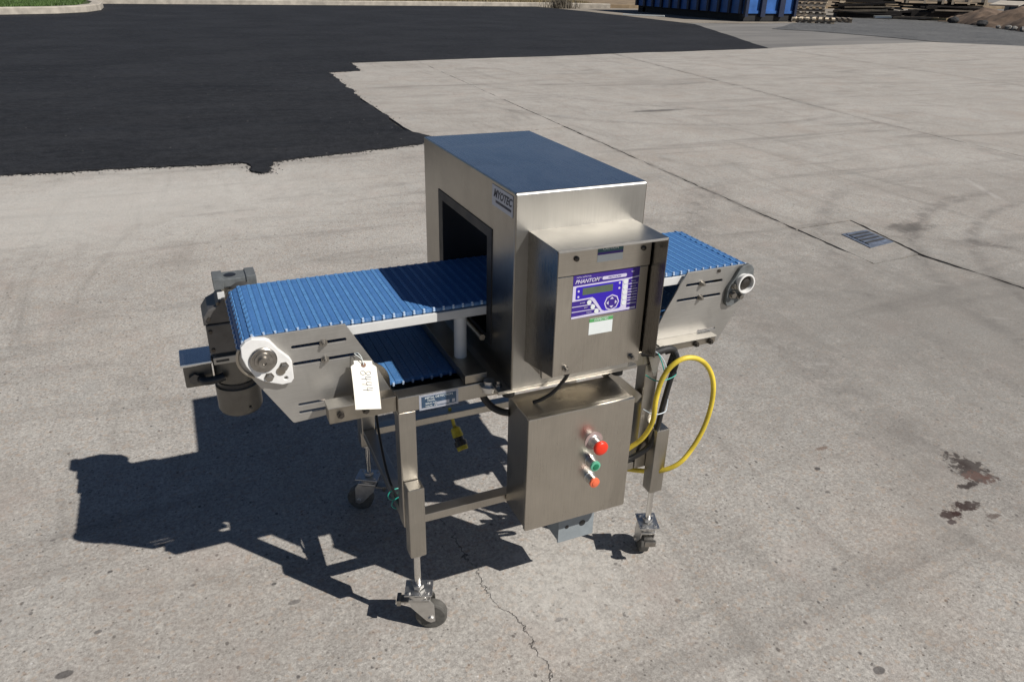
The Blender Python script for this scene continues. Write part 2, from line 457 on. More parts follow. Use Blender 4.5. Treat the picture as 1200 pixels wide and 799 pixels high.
    c = t.mix(t.ramp(blob(4.35, 2.35, .25, .12, 2.2), [(.5, .6), (1.0, 0.)]), c, (.07, .065, .06))
    def seam(x0_, y0_, slope, ylo, yhi, w, a):
        nonlocal c
        lx_ = t.math('ADD', t.math('MULTIPLY', t.math('SUBTRACT', Y, y0_), slope), x0_)
        dd = t.math('ABSOLUTE', t.math('SUBTRACT', X, lx_))
        dd = t.math('ADD', dd, t.math('MULTIPLY', t.math('SUBTRACT', t.noise(7, 5, .75), .5), w * 2.4))
        mk = t.math('MULTIPLY', t.ramp(dd, [(.0, a), (w, 0.)]), t.ramp(t.noise(3.5, 4, .7), [(.40, .1), (.58, 1.)]))
        mk = t.math('MULTIPLY', mk, t.math('MULTIPLY', t.math('GREATER_THAN', Y, ylo), t.math('LESS_THAN', Y, yhi)))
        c = t.mix(mk, c, (.075, .066, .058))
    seam(3.47, 2.6, .062, 2.55, 6.9, .05, .9)
    seam(3.965, 1.167, -.11, -2, 1.9, .045, .95)
    seam(8.37, 8.58, .15, 3, 15.5, .14, .35)
    seam(14.1, 8.16, .10, 3, 16, .2, .3)
    # hairline crack running under the machine towards the viewer
    wx = t.math('MULTIPLY', t.math('SUBTRACT', t.noise(4.5, 6, .7), .5), .16)
    line = t.math('ADD', t.math('MULTIPLY', Y, -.09), wx)
    dcr = t.math('ABSOLUTE', t.math('SUBTRACT', X, t.math('ADD', line, .0)))
    crm = t.ramp(dcr, [(.0, 1.), (.0038, 0.)])
    lim = t.math('MULTIPLY', t.math('LESS_THAN', Y, .62), t.ramp(t.noise(14, 3), [(.36, .25), (.5, 1.)]))
    crm = t.math('MULTIPLY', crm, lim)
    c = t.mix(t.math('MULTIPLY', t.ramp(dcr, [(.0, .4), (.06, 0.)]), t.ramp(t.noise(11, 3), [(.45, 0.), (.6, 1.)])), c, (.44, .41, .37))
    c = t.mix(t.math('MULTIPLY', crm, .85), c, (.06, .053, .047))
    t.set(color=c, rough=.9, spec=.25)
    h = t.math('ADD', t.math('MULTIPLY', fine, .7), t.math('MULTIPLY', vf, .3))
    h = t.math('SUBTRACT', h, t.math('MULTIPLY', crm, 1.5))
    t.bump(h, .6, .005)
    return t.m
def asphalt(name, lo, hi, streak=.4):
    t = NT(name)
    f = t.noise(48, 6, .85); b = t.noise(1.6, 8, .72, stretch=(.35, 1.5, 1), dist=.9); b2 = t.noise(.5, 4)
    c = t.ramp(b, [(.3, lo), (.72, hi)])
    c = t.mix(t.ramp(b2, [(.4, 0.), (.7, streak)]), c, tuple(x * 1.6 for x in hi))
    c = t.mix(t.ramp(f, [(.50, 0.), (.64, .6)]), c, tuple(min(1, x * 2.6) for x in hi)); c = t.mix(t.ramp(f, [(.36, .6), (.48, 0.)]), c, tuple(x * .4 for x in lo))
    f2 = t.noise(7, 6, .8); c = t.mix(t.ramp(f2, [(.50, 0.), (.66, .5)]), c, tuple(min(1, x * 1.8) for x in hi)); c = t.mix(t.ramp(f2, [(.34, .5), (.48, 0.)]), c, tuple(x * .6 for x in lo))
    v = t.voro(5); c = t.mix(t.ramp(v.outputs['Distance'], [(.025, .8), (.045, 0.)]), c, (.3, .28, .26))
    t.set(color=c, rough=t.ramp(b, [(.3, .72), (.7, .88)]), spec=.3)
    t.bump(f, .5, .006)
    return t.m
def ground_far():
    t = NT('old_grey_asphalt')
    b = t.noise(.25, 6, .6, stretch=(.5, 1.4, 1), dist=.6); f = t.noise(20, 5, .8); s = t.noise(.8, 5, .6, stretch=(.25, 1.5, 1))
    c = t.ramp(b, [(.3, (.15, .145, .138)), (.6, (.22, .21, .195)), (.8, (.28, .26, .23))])
    c = t.mix(t.ramp(s, [(.5, 0.), (.7, .5)]), c, (.08, .08, .082))
    c = t.mix(t.ramp(f, [(.5, 0.), (.8, .5)]), c, (.34, .32, .30))
    t.set(color=c, rough=.9, spec=.25); t.bump(f, .4, .01)
    return t.m
def gravel_far():
    t = NT('tan_gravel')
    b = t.noise(.7, 6, .65); f = t.noise(12, 5, .8)
    c = t.ramp(b, [(.3, (.20, .175, .14)), (.7, (.33, .29, .235))]); c = t.mix(t.ramp(f, [(.45, 0.), (.7, .6)]), c, (.12, .10, .08))
    t.set(color=c, rough=.95); t.bump(f, .6, .02)
    return t.m
M['concrete'] = concrete()
M['fresh_asphalt'] = asphalt('fresh_black_asphalt', (.006, .0062, .0072), (.0175, .018, .0202), .6)
M['road'] = asphalt('dark_grey_asphalt', (.035, .037, .039), (.125, .124, .120), .3)
M['old'] = ground_far(); M['gravel'] = gravel_far()
M['joint'] = simple('joint_dirt', (.045, .04, .033), .95, 0, .4, 30)
M['kerb'] = simple('kerb_concrete', (.40, .36, .30), .9, 0, .25, 3, .3)
M['soil'] = simple('brown_soil', (.16, .11, .075), .95, 0, .4, 2.5, .5)

def jag(a, b, step, amp, rnd):
    a = Vector(a); b = Vector(b); d = b - a; L = d.length; n = max(1, int(L / step)); nn = Vector((-d.y, d.x)).normalized()
    out = [a]; w = 0
    for k in range(1, n):
        w = w * .7 + rnd.uniform(-amp, amp) * .6
        out.append(a + d * (k / n) + nn * w)
    return out
def ring(corners, step, amp, seed):
    rnd = random.Random(seed); pts = []
    for a, b in zip(corners, corners[1:] + corners[:1]): pts += jag(a, b, step, amp, rnd)
    return pts
def slab(name, pts, z0, z1, mat, parent=None):
    from mathutils.geometry import delaunay_2d_cdt
    pts = [Vector((p[0], p[1])) for p in pts]
    ar = sum(p.x * q.y - q.x * p.y for p, q in zip(pts, pts[1:] + pts[:1]))
    if ar < 0: pts = pts[::-1]
    n = len(pts)
    co, _, fc = delaunay_2d_cdt(pts, [], [list(range(n))], 1, 1e-6)[:3]
    vs = [(c.x, c.y, z1) for c in co]; m_ = len(vs)
    vs += [(p.x, p.y, z1) for p in pts] + [(p.x, p.y, z0) for p in pts]
    fs = [tuple(f) for f in fc] + [(m_ + n + k, m_ + n + (k + 1) % n, m_ + (k + 1) % n, m_ + k) for k in range(n)]
    me = bpy.data.meshes.new(name); me.from_pydata(vs, [], fs)
    return link(name, me, mat, parent)

# base ground to the horizon, two sheets' worth of level in one mesh
b = MB(); b.poly([(-900, -900, -.05), (900, -900, -.05), (900, 900, -.05), (-900, 900, -.05)])
structure(build('ground', b, M['old'], smooth=0))
yard = structure(slab('concrete_yard', [(-40, -40), (48, -40), (44, 1), (22.5, 17.2), (19, 16.6), (14.9, 16.2), (2.4, 14.7), (1.0, 6.2), (-40, 6.1)], -.045, -.022, M['joint']))
G = .0085
Bx = lambda y: 3.47 + (y - 2.6) * .062
Cx = lambda y: 8.37 + (y - 8.58) * .15
Dx = lambda y: 14.1 + (y - 8.16) * .10
def S(c, amp=.006, step=.09, seed=1): 
    return slab('slab', ring([Vector(p) for p in c], step, amp, seed), -.1, 0, M['concrete'], yard)
S([(-40, -40), (4.6, -40), (4.2, -3), (3.965 - G, 1.167), (3.88 - G, 1.85), (3.42, 1.82), (Bx(2.6) - G, 2.6), (Bx(6.83) - G, 6.83), (1.9, 6.5), (-.2, 6.4), (-40, 6.9)], .013, .035, 1)
S([(Bx(6.87) - G, 6.87), (1.9, 6.54), (1.85, 7.4), (2.0, 15.2), (Bx(14.6) + .004, 14.75)], .004, .12, 2)
S([(Bx(2.6) + G, 2.6), (Bx(14.7) + G, 14.9), (Cx(15.3) - .003, 15.4), (Cx(6.0) - .003, 6.0), (7.4, -1), (7.0, -40), (4.6 + 2 * G, -40), (4.2 + 2 * G, -3), (3.965 + G, 1.167), (3.905, 1.84), (4.06, 2.64)], .013, .035, 3)
S([(3.435, 1.835), (3.885, 1.868), (4.043, 2.622), (3.486, 2.592)], .004, .05, 4)
S([(Cx(6.0) + .003, 6.0), (Cx(15.3) + .003, 15.35), (Dx(15.8) - .003, 15.9), (Dx(5) - .003, 5.0), (13.5, -1), (13, -40), (7.0 + 2 * G, -40), (7.4 + 2 * G, -1)], .004, .15, 5)
S([(Dx(5) + .003, 5.0), (Dx(15.8) + .003, 15.95), (17.0, 16.4), (22.5, 17.0), (25.5, 14.3), (34, 8), (46, -1), (46, -40), (13 + 2 * G, -40), (13.5 + 2 * G, -1)], .006, .3, 6)
# steel drain grate set in the small square
gr = thing('drain_grate', 'small blue-grey metal drain cover set flush in the concrete right of the machine', 'drain cover', (3.8, 2.24, 0))
M['grate'] = simple('blue_grey_grate', (.20, .23, .29), .5, .5, .25, 30)
gc = [(3.704, 2.381), (3.966, 2.396), (3.929, 2.114), (3.661, 2.073)]
build('frame', MB().poly([(x, y, .001) for x, y in gc], .004), M['grate'], gr)
for k in range(9):
    a = .1 + k * .092
    A = Vector(gc[0]).lerp(Vector(gc[3]), a); B_ = Vector(gc[1]).lerp(Vector(gc[2]), a)
    d = (B_ - A).normalized(); A2 = A + d * .03; B2 = B_ - d * .03; n_ = Vector((-d.y, d.x)) * .009
    build('bar', MB().poly([(*(A2 + n_), .0055), (*(B2 + n_), .0055), (*(B2 - n_), .0055), (*(A2 - n_), .0055)], .006), M['gear' if k % 2 else 'grate'], gr)

# fresh black asphalt with ragged edges
rnd = random.Random(5)
asp = []
def seg(a, b, st, am): asp.extend(jag(a, b, st, am, rnd))
seg((-60, 5.6), (-2.6, 6.2), .12, .05); seg((-2.6, 6.2), (-1.2, 6.13), .025, .022); seg((-1.2, 6.13), (-.12, 6.02), .025, .022)
seg((-.12, 6.02), (-.05, 5.80), .025, .03); seg((-.05, 5.80), (-.07, 5.63), .02, .03); seg((-.07, 5.63), (.06, 5.57), .02, .03); seg((.06, 5.57), (.09, 5.78), .02, .03); seg((.09, 5.78), (.17, 6.0), .025, .03)
seg((.17, 6.0), (1.75, 6.36), .03, .02); seg((1.75, 6.36), (1.98, 6.62), .05, .03); seg((1.98, 6.62), (1.78, 7.3), .06, .03); seg((1.78, 7.3), (2.05, 12.85), .09, .05)
seg((2.05, 12.85), (2.65, 13.0), .09, .04); seg((2.65, 13.0), (2.75, 14.35), .1, .05); seg((2.75, 14.35), (14.67, 15.87), .25, .05)
seg((14.67, 15.87), (19.6, 26), .5, .05); seg((19.6, 26), (20.3, 36.5), .8, .08); seg((20.3, 36.5), (20.0, 42.2), .8, .08)
seg((20.0, 42.2), (-3.2, 41.2), 2, 0.); seg((-3.2, 41.2), (-3.0, 34), 1, 0); seg((-3.0, 34), (-6.0, 31.2), .6, 0); seg((-6.0, 31.2), (-60, 31), 5, 0)
structure(slab('fresh_asphalt', asp, -.04, .014, M['fresh_asphalt']))
# dark road strip and gravel beyond the concrete
structure(slab('road', ring([Vector(p) for p in [(21.8, 23.9), (22.8, 22.4), (23.2, 20.2), (23.3, 17.2), (25.5, 14.6), (34.5, 8.2), (60, -9), (75, 5), (52, 24), (37.5, 28.3), (36.2, 31.0), (33.5, 33.5), (29, 30.2), (25.3, 26.8)]], .5, .06, 9), -.044, -.035, M['road']))
structure(slab('gravel_strip', ring([Vector(p) for p in [(19.9, 28), (23.0, 27.4), (26.5, 27.6), (34, 34.5), (44, 32), (60, 36), (60, 60), (20.3, 60), (20.3, 36)]], .5, .15, 10), -.048, -.028, M['gravel']))

# kerbs, grass, verge
def kerb_path(name, pts, w, h, z=0.0, label='', n0=None):
    b = bmesh.new(); P_ = [Vector((*p, 0)) for p in pts]; rings_ = []
    for i, p in enumerate(P_):
        d = (P_[min(i + 1, len(P_) - 1)] - P_[max(i - 1, 0)]).normalized(); n = Vector((-d.y, d.x, 0))
        rings_.append([b.verts.new(p + n * o_ + Vector((0, 0, zz))) for o_, zz in ((0, z - .2), (.015, z + h - .03), (.045, z + h), (w - .02, z + h + .004), (w, z + h - .02), (w, z - .2))])
    for u, v in zip(rings_, rings_[1:]):
        for k in range(5): b.faces.new((u[k], u[k + 1], v[k + 1], v[k]))
    b.faces.new(rings_[0]); b.faces.new(rings_[-1][::-1])
    bmesh.ops.recalc_face_normals(b, faces=b.faces[:])
    me = bpy.data.meshes.new(name); b.to_mesh(me); b.free()
    o = link(name, me, M['kerb']); return tag(o, label, 'kerb')
# (path direction chosen so the left normal points away from the asphalt)
lk = [(-30, 30.6), (-12, 30.9), (-8, 31.1), (-5.5, 31.6), (-3.9, 32.4), (-3.0, 33.6), (-2.6, 35.2), (-2.6, 37.5), (-3.0, 40), (-3.3, 41.3)]
kerb_path('kerb', lk, .42, .24, label='pale rounded concrete kerb curving round the grass patch at top left')
kerb_path('kerb', [(20.6, 41.0), (20.2, 41.9)] [:0] + [(-3.3, 41.6), (3, 41.7), (9, 41.9), (15, 42.2), (19.7, 42.4), (22.5, 42.0), (24.5, 41.2)], .42, .22, label='long straight pale concrete kerb along the far edge of the black asphalt')
gp = [(-60, 31.2)] + [(x - .25 if x > -5 else x, y + .35) for x, y in lk[1:]] + [(-3.5, 44), (-60, 44)]
lawn = structure(slab('lawn', gp, -.04, .2, simple('lawn_soil', (.05, .065, .02), .95, 0, .3, 3)))
structure(slab('verge', ring([Vector(p) for p in [(-60, 42), (3, 42.05), (19.7, 42.8), (22.5, 42.4), (26, 41.5), (80, 48), (80, 120), (-60, 120)]], 4, .05, 3), -.04, .17, simple('leafy_verge', (.21, .155, .095), .95, 0, .45, 1.3, .4)))
M['grass'] = simple('grass_blade', (.075, .13, .03), .6, 0, .35, 1.5)
M['dry'] = simple('dry_weed', (.24, .19, .10), .8, 0, .35, 3)
def tufts(name, n, inside, zb, h, mat, label, cat, seed=3):
    rn = random.Random(seed); vs = []; fs = []
    k = 0
    while k < n:
        x, y = inside(rn)
        if x is None: continue
        a = rn.uniform(0, 6.28); l = rn.uniform(.5, 1) * h; lean = rn.uniform(0, .6) * l; w = rn.uniform(.012, .03)
        ca, sa = math.cos(a), math.sin(a); i = len(vs); a2 = rn.uniform(0, 6.28)
        vs += [(x - ca * w, y - sa * w, zb), (x + ca * w, y + sa * w, zb), (x + math.cos(a2) * lean, y + math.sin(a2) * lean, zb + l)]
        fs.append((i, i + 1, i + 2)); k += 1
    me = bpy.data.meshes.new(name); me.from_pydata(vs, [], fs); o = link(name, me, mat)
    o['kind'] = 'stuff'; tag(o, label, cat); return o
def in_lawn(rn):
    x = rn.uniform(-11, -3.2); y = rn.uniform(31.3, 41.5)
    edge = 31.5 if x < -5.5 else 31.9 + (x + 5.5) * .75 + .2
    return (x, y) if y > edge + .35 and x < -3.35 else (None, None)
tufts('grass', 60000, in_lawn, .19, .14, M['grass'], 'short green grass behind the curved kerb at top left', 'grass')
def in_verge(rn): return rn.uniform(-3, 24), 42.5 + abs(rn.gauss(0, 2.0))
tufts('dry_grass', 14000, in_verge, .16, .22, M['dry'], 'dry brown grass and leaves behind the far kerb', 'dry grass', 4)
def in_weed(rn):
    a = rn.uniform(0, 6.28); r_ = abs(rn.gauss(0, .35)); return 21.0 + math.cos(a) * r_ * 1.4, 40.9 + math.sin(a) * r_
wd = tufts('weed_clump', 500, in_weed, -.03, .75, simple('grey_brown_weed', (.14, .12, .09), .8, 0, .4, 4), 'scruffy grey-brown weed clump growing at the end of the far kerb', 'weed', 5)
del wd['kind']

# ---- dumpster
M['bin_blue'] = simple('scuffed_blue_paint', (.034, .125, .38), .5, 0, .3, 1.3, .1)
M['bin_rib'] = simple('dark_blue_rib', (.012, .02, .05), .55, 0, .3, 3)
M['bin_black'] = simple('black_underframe', (.014, .014, .015), .7, 0, .3, 4)
du = thing('dumpster', 'large blue ribbed roll-off dumpster in the background at the top edge', 'dumpster', (25.3, 31.5, -.03))
L_, W_, H_ = 9.2, 2.95, 2.3
x0, y0 = 23.95, 28.35
zb = .30
build('shell', MB().box(x0, x0 + W_, y0, y0 + L_, zb, zb + .12).box(x0, x0 + .08, y0 + .08, y0 + L_, zb + .12, zb + H_).box(x0 + W_ - .08, x0 + W_, y0 + .08, y0 + L_, zb + .12, zb + H_)
      .box(x0, x0 + W_, y0 + L_ - .08, y0 + L_, zb + .12, zb + H_).box(x0 + .08, x0 + W_ - .08, y0, y0 + .08, zb + .12, zb + H_), M['bin_blue'], du)
build('underframe', MB().box(x0 + .2, x0 + .4, y0 + .1, y0 + L_, -.03, zb).box(x0 + W_ - .4, x0 + W_ - .2, y0 + .1, y0 + L_, -.03, zb).box(x0 + .05, x0 + W_ - .05, y0 + .02, y0 + .3, .0, zb), M['bin_black'], du)
for k in range(12):
    yy = y0 + .1 + k * .80
    build('rib', MB().box(x0 - .12, x0, yy, yy + .16, zb, zb + H_ - .02), M['bin_rib'], du)
for k, (a, w) in enumerate([(-.03, .16), (.86, .26), (1.92, .30), (W_ - .12, .13)]):
    build('door_rib', MB().box(x0 + a, x0 + a + w, y0 - .16, y0, zb - .12, zb + H_ - .04), M['bin_rib'], du)
for z_ in (.42, 1.6):
    build('door_rail', MB().box(x0 + .02, x0 + W_ - .02, y0 - .05, y0 - .002, z_ - .1 + .0, z_ + .02), M['bin_blue'], du)
build('top_rail', MB().box(x0 - .14, x0 + W_ + .14, y0 - .17, y0 + L_, zb + H_ - .02, zb + H_ + .1), M['bin_rib'], du)
for yy in (y0 + .35, y0 + L_ - .6):
    for xx in (x0 + .3, x0 + W_ - .3): build('roller', MB().cyl((xx - .1, yy, .11), (xx + .1, yy, .11), .14, 14), M['bin_black'], du)

# ---- pallets, lumber, crates
M['pine'] = simple('sunbleached_pine', (.66, .54, .38), .8, 0, .3, 2.5, .2)
M['oldwood'] = simple('grey_old_wood', (.20, .165, .125), .85, 0, .35, 2.5, .2)
M['darkwood'] = simple('very_dark_wood', (.022, .017, .014), .85, 0, .4, 2.5, .2)  # near-black wood for most pile boards, including all the lowest
def pallet(loc, rz, s, mats, label, group):
    t = thing('pallet', label, 'pallet', loc, group); 
    def bx_(name, x0, x1, y0, y1, z0, z1, mm):
        b = MB().box(x0 * s, x1 * s, y0 * s, y1 * s, z0 * s, z1 * s); o = build(name, b, mm, None, smooth=0); o.parent = t
    for k in range(3): bx_('stringer', -.6, .6, -.5 + k * .48, -.46 + k * .48, .030, .085, M[mats[1]])
    for k in range(7): bx_('deck_board', -.6 + k * .185, -.6 + k * .185 + .095, -.51, .51, .086, .127, M[mats[0]])
    for k in range(3): bx_('bottom_board', -.6 + k * .55, -.6 + k * .55 + .1, -.51, .51, .0, .029, M[mats[0]])
    t.rotation_euler.z = rz; return t
pn = ['lowest', 'second from bottom', 'third from bottom', 'fourth from bottom', 'fifth from bottom', 'topmost']
for k in range(6):
    pallet((31.9 + random.uniform(-.05, .05), 33.0 + random.uniform(-.05, .05), -.03 + k * .24), -.75 + random.uniform(-.05, .05), 1.8, ('pine', 'oldwood') if k % 2 else ('oldwood', 'pine'),
           'sun-bleached wooden pallet, %s of the stack right of the blue dumpster' % pn[k], 'pallets stacked beside the dumpster')
pallet((27.75, 27.9, -.03), -.78, 1.55, ('pine', 'oldwood'), 'single flat pallet lying on the ground nearest the dumpster corner', 'pallets lying flat')
pallet((29.55, 28.55, -.03), -.70, 1.4, ('oldwood', 'oldwood'), 'grey flat pallet lying on the ground right of the pale one', 'pallets lying flat')
def plank(a, b_, w, th, mat, parent=None, name='plank'):
    a = Vector(a); b_ = Vector(b_); d = (b_ - a); Ln = d.length
    q = d.to_track_quat('X', 'Z').to_matrix().to_4x4()
    mb = MB().box(0, Ln, -w / 2, w / 2, 0, th, 0, Matrix.Translation(a) @ q)
    return build(name, mb, mat, parent, smooth=0)
# two dark lumber piles, boards as parts
rn = random.Random(11)
for (cx, cy, wid, n, hh, lab) in [(35.9, 32.4, 3.0, 60, .95, 'dark pile of weathered boards right of the stacked pallets'), (39.0, 29.9, 3.4, 70, .75, 'long dark lumber pile under the wooden crates')]:
    pile = thing('lumber_pile', lab, 'lumber pile', (cx, cy, -.03))
    for k in range(n):
        z = rn.uniform(0, hh) * (1 - .2 * rn.random()); ang = -.68 + rn.gauss(0, .10); l = rn.uniform(1.5, wid) ; ox = rn.gauss(0, .5); oy = rn.gauss(0, .45) * (1.2 - z / hh * .6)
        d = Vector((math.cos(ang), math.sin(ang), rn.gauss(0, .03))) * l / 2
        c_ = Vector((cx, cy, z)) + Vector((math.cos(-.68), math.sin(-.68), 0)) * ox + Vector((math.sin(.68), math.cos(.68), 0)) * oy
        mt = M['darkwood'] if rn.random() < .82 else (M['oldwood'] if rn.random() < .75 else M['pine'])
        if z < .12: mt = M['darkwood']
        plank(c_ - d, c_ + d, rn.uniform(.14, .3), rn.uniform(.05, .12), mt, pile, 'board')
    build('base_timber', MB().box(cx - wid * .55, cx + wid * .55, cy - .9, cy + .9, -.05, .35, 0, Matrix.Translation((cx, cy, 0)) @ Matrix.Rotation(-.68, 4, 'Z') @ Matrix.Translation((-cx, -cy, 0))), M['darkwood'], pile, smooth=0)
def crate(loc, rz, w, d, h, lab):
    t = thing('wooden_crate', lab, 'crate', loc, 'crates on the lumber pile'); t.rotation_euler.z = rz
    def bb(nm, *a, mm='pine'):
        o = build(nm, MB().box(*a), M[mm], None, smooth=0); o.parent = t
    bb('body', -w / 2, w / 2, -d / 2, d / 2, .12, h, mm='oldwood')
    for k in range(4): bb('slat', -w / 2 - .02, w / 2 + .02, -d / 2 - .03, -d / 2 - .002, .14 + k * (h - .14) / 4, .14 + (k + .72) * (h - .14) / 4)
    for k in (-1, 0, 1): bb('batten', k * (w / 2 - .06) - .06, k * (w / 2 - .06) + .06, -d / 2 - .06, -d / 2 - .032, .0, h)
    for k in (-1, 1): bb('skid', k * (w / 2 - .1) - .06, k * (w / 2 - .1) + .06, -d / 2, d / 2, 0, .118, mm='darkwood')
crate((38.3, 30.9, .76), -.75, 1.9, 1.2, 1.1, 'pale wooden crate on the lumber pile, the left one at the top edge')
crate((39.9, 29.5, .76), -.7, 1.7, 1.2, 1.1, 'pale wooden crate on the lumber pile, the right one at the top edge')
# dirt mound with rocks and sheets
def mound():
    rn = random.Random(4); b = bmesh.new(); N_ = 34
    grid = []
    from mathutils import noise
    for j in range(N_ + 1):
        row = []
        for i in range(N_ * 2 + 1):
            u = i / (N_ * 2) * 2 - 1; v = j / N_ * 2 - 1
            d = max(0, 1 - u ** 4) * max(0, 1 - v * v)
            x = u * 6.2; y = v * 2.4
            z = -.12 + 1.0 * d ** .7 * (.75 + .5 * noise.noise(Vector((x * .6, y * .6, 3)))) + .12 * noise.noise(Vector((x * 3, y * 3, 1))) * (d > .01)
            row.append(b.verts.new((x, y, z)))
        grid.append(row)
    for j in range(N_):
        for i in range(N_ * 2): b.faces.new((grid[j][i], grid[j][i + 1], grid[j + 1][i + 1], grid[j + 1][i]))
    mt = Matrix.Translation((37.2, 23.6, -.02)) @ Matrix.Rotation(R(60.6), 4, 'Z')
    bmesh.ops.transform(b, matrix=mt, verts=b.verts[:])
    me = bpy.data.meshes.new('dirt_mound'); b.to_mesh(me); b.free()
    me.polygons.foreach_set('use_smooth', [True] * len(me.polygons))
    o = link('dirt_mound', me, M['soil']); structure(o)
mound()
M['rock'] = simple('grey_rock', (.22, .21, .19), .9, 0, .3, 4, .5); M['rock_dark'] = simple('dark_rubble', (.03, .03, .03), .9, 0, .3, 4, .5)
def rock(c, r, seed, mat, lab, grp):
    rn = random.Random(seed); b = bmesh.new(); bmesh.ops.create_icosphere(b, subdivisions=2, radius=r)
    from mathutils import noise
    for v in b.verts: v.co *= 1 + .35 * noise.noise(v.co * 1.6 / r + Vector((seed, 0, 0)))
    bmesh.ops.transform(b, matrix=Matrix.Translation(c) @ Matrix.Diagonal((1.25, 1, .72, 1)), verts=b.verts[:])
    me = bpy.data.meshes.new('rock'); b.to_mesh(me); b.free(); return tag(link('rock', me, mat), lab, 'rock', grp)
def kp(px, py, z=0.):
    d = rt * ((px - 600) / 875.68) + up * ((399.5 - py) / 875.68) + fw
    o_ = cam.matrix_world.translation; t_ = (z - o_.z) / d.z; return o_ + d * t_
k = 0
for (x, y, r_, mt, grp, lab) in [(36.45, 27.3, .24, 'rock_dark', None, 'dark round rock at the foot of the dirt mound, the left one'), (35.1, 24.7, .24, 'rock_dark', None, 'dark round rock at the foot of the dirt mound, the middle one'),
                       (34.0, 22.6, .14, 'rock', 'small pale rocks along the mound', None), (33.7, 22.1, .13, 'rock', 'small pale rocks along the mound', None), (33.3, 21.4, .16, 'rock', 'small pale rocks along the mound', None), (33.0, 20.9, .12, 'rock', 'small pale rocks along the mound', None), (34.3, 23.3, .1, 'rock', 'small pale rocks along the mound', None)]:
    k += 1; o = rock((x, y, r_ * .4), r_, k, M[mt], lab or {3: 'small pale rock in the row by the mound, second from its left end', 4: 'small pale rock at the middle of the row by the mound', 5: 'largest pale rock by the mound, second from the right edge of the photo', 6: 'small pale rock by the mound, nearest the right edge of the photo', 7: 'smallest pale rock, at the left end of the row by the mound'}[k], grp)
tag(plank((41.9, 28.2, .95), (38.9, 26.6, .80), 1.3, .06, M['kerb'], name='concrete_sheet'), 'pale flat sheet lying on the dirt mound by the right edge', 'sheet')
tag(plank((38.9, 23.9, .98), (39.8, 22.7, 1.0), .8, .05, M['white_plastic'], name='white_board'), 'white board lying on the dirt mound at the top right', 'board')
tag(plank((35.2, 31.2, .0), (35.9, 30.7, .02), .42, .10, M['label_white'], name='white_scrap'), 'small white scrap lying in front of the lumber pile', 'scrap')
tag(plank((37.4, 30.0, .0), (36.9, 28.0, .05), .18, .1, M['dry'], name='plank'), 'thin yellowish plank lying on the ground by the lumber pile', 'plank')
tag(plank((36.3, 30.9, .0), (37.3, 28.9, .05), .14, .1, M['oldwood'], name='plank'), 'long grey plank lying on the ground in front of the crates', 'plank')
tag(plank((20.6, 33.3, .0), (22.1, 31.9, .0), .16, .05, M['label_white'], name='plank'), 'short white plank lying on the gravel beside the black asphalt', 'plank')

# dark container just showing in the top right corner
M['dark_navy'] = simple('dark_green_navy_paint', (.010, .022, .034), .6, 0, .3, 2)
dc = thing('shipping_container', 'dark navy container barely visible in the top right corner behind the dirt mound', 'container', (56, 31, -.05))
cm = Matrix.Translation((56, 31, 0)) @ Matrix.Rotation(-.85, 4, 'Z')
build('body', MB().box(-6, 6, 0, 2.4, .1, 2.6, 0, cm), M['dark_navy'], dc, smooth=0)
for k in range(24):
    build('corrugation', MB().box(-5.9 + k * .5, -5.65 + k * .5, -.06, -.002, .2, 2.5, 0, cm), M['dark_navy'], dc, smooth=0)

rn = random.Random(21); vs = []; fs = []
def crumb(x, y, r_):
    i = len(vs); h = r_ * rn.uniform(.5, .9); a0_ = rn.uniform(0, 6)
    vs.extend([(x + r_ * math.cos(a0_ + k * 1.257) * rn.uniform(.7, 1.2), y + r_ * math.sin(a0_ + k * 1.257) * rn.uniform(.7, 1.2), .0005) for k in range(5)] + [(x, y, h)])
    fs.extend([(i + k, i + (k + 1) % 5, i + 5) for k in range(5)])
edge_pts = [p for p in asp if -2.6 < p[0] < 3.2 and 5.3 < p[1] < 14.6]
for k in range(1300):
    p = rn.choice(edge_pts); d = abs(rn.gauss(0, .045)); a = rn.uniform(0, 6.28)
    x, y = p[0] + d * math.cos(a), p[1] + d * math.sin(a) - .02
    crumb(x, y, rn.uniform(.003, .010) * (1.4 if rn.random() < .1 else 1))
me = bpy.data.meshes.new('asphalt_crumbs'); me.from_pydata(vs, [], fs)
o = link('asphalt_crumbs', me, M['fresh_asphalt']); o['kind'] = 'stuff'; tag(o, 'loose black asphalt crumbs scattered along the ragged edge of the patch', 'crumbs')

# ================================================================== THE MACHINE
mc = thing('conveyor_metal_detector', 'stainless steel metal detector with blue belt conveyor, standing on casters on the concrete', 'metal detector', (.12, .33, 0))
HW, HD, HZ0, HZ1 = .338, .657, .7355, 1.2258
TY0, TY1, TZ0, TZ1 = .128, .53, .80, 1.109

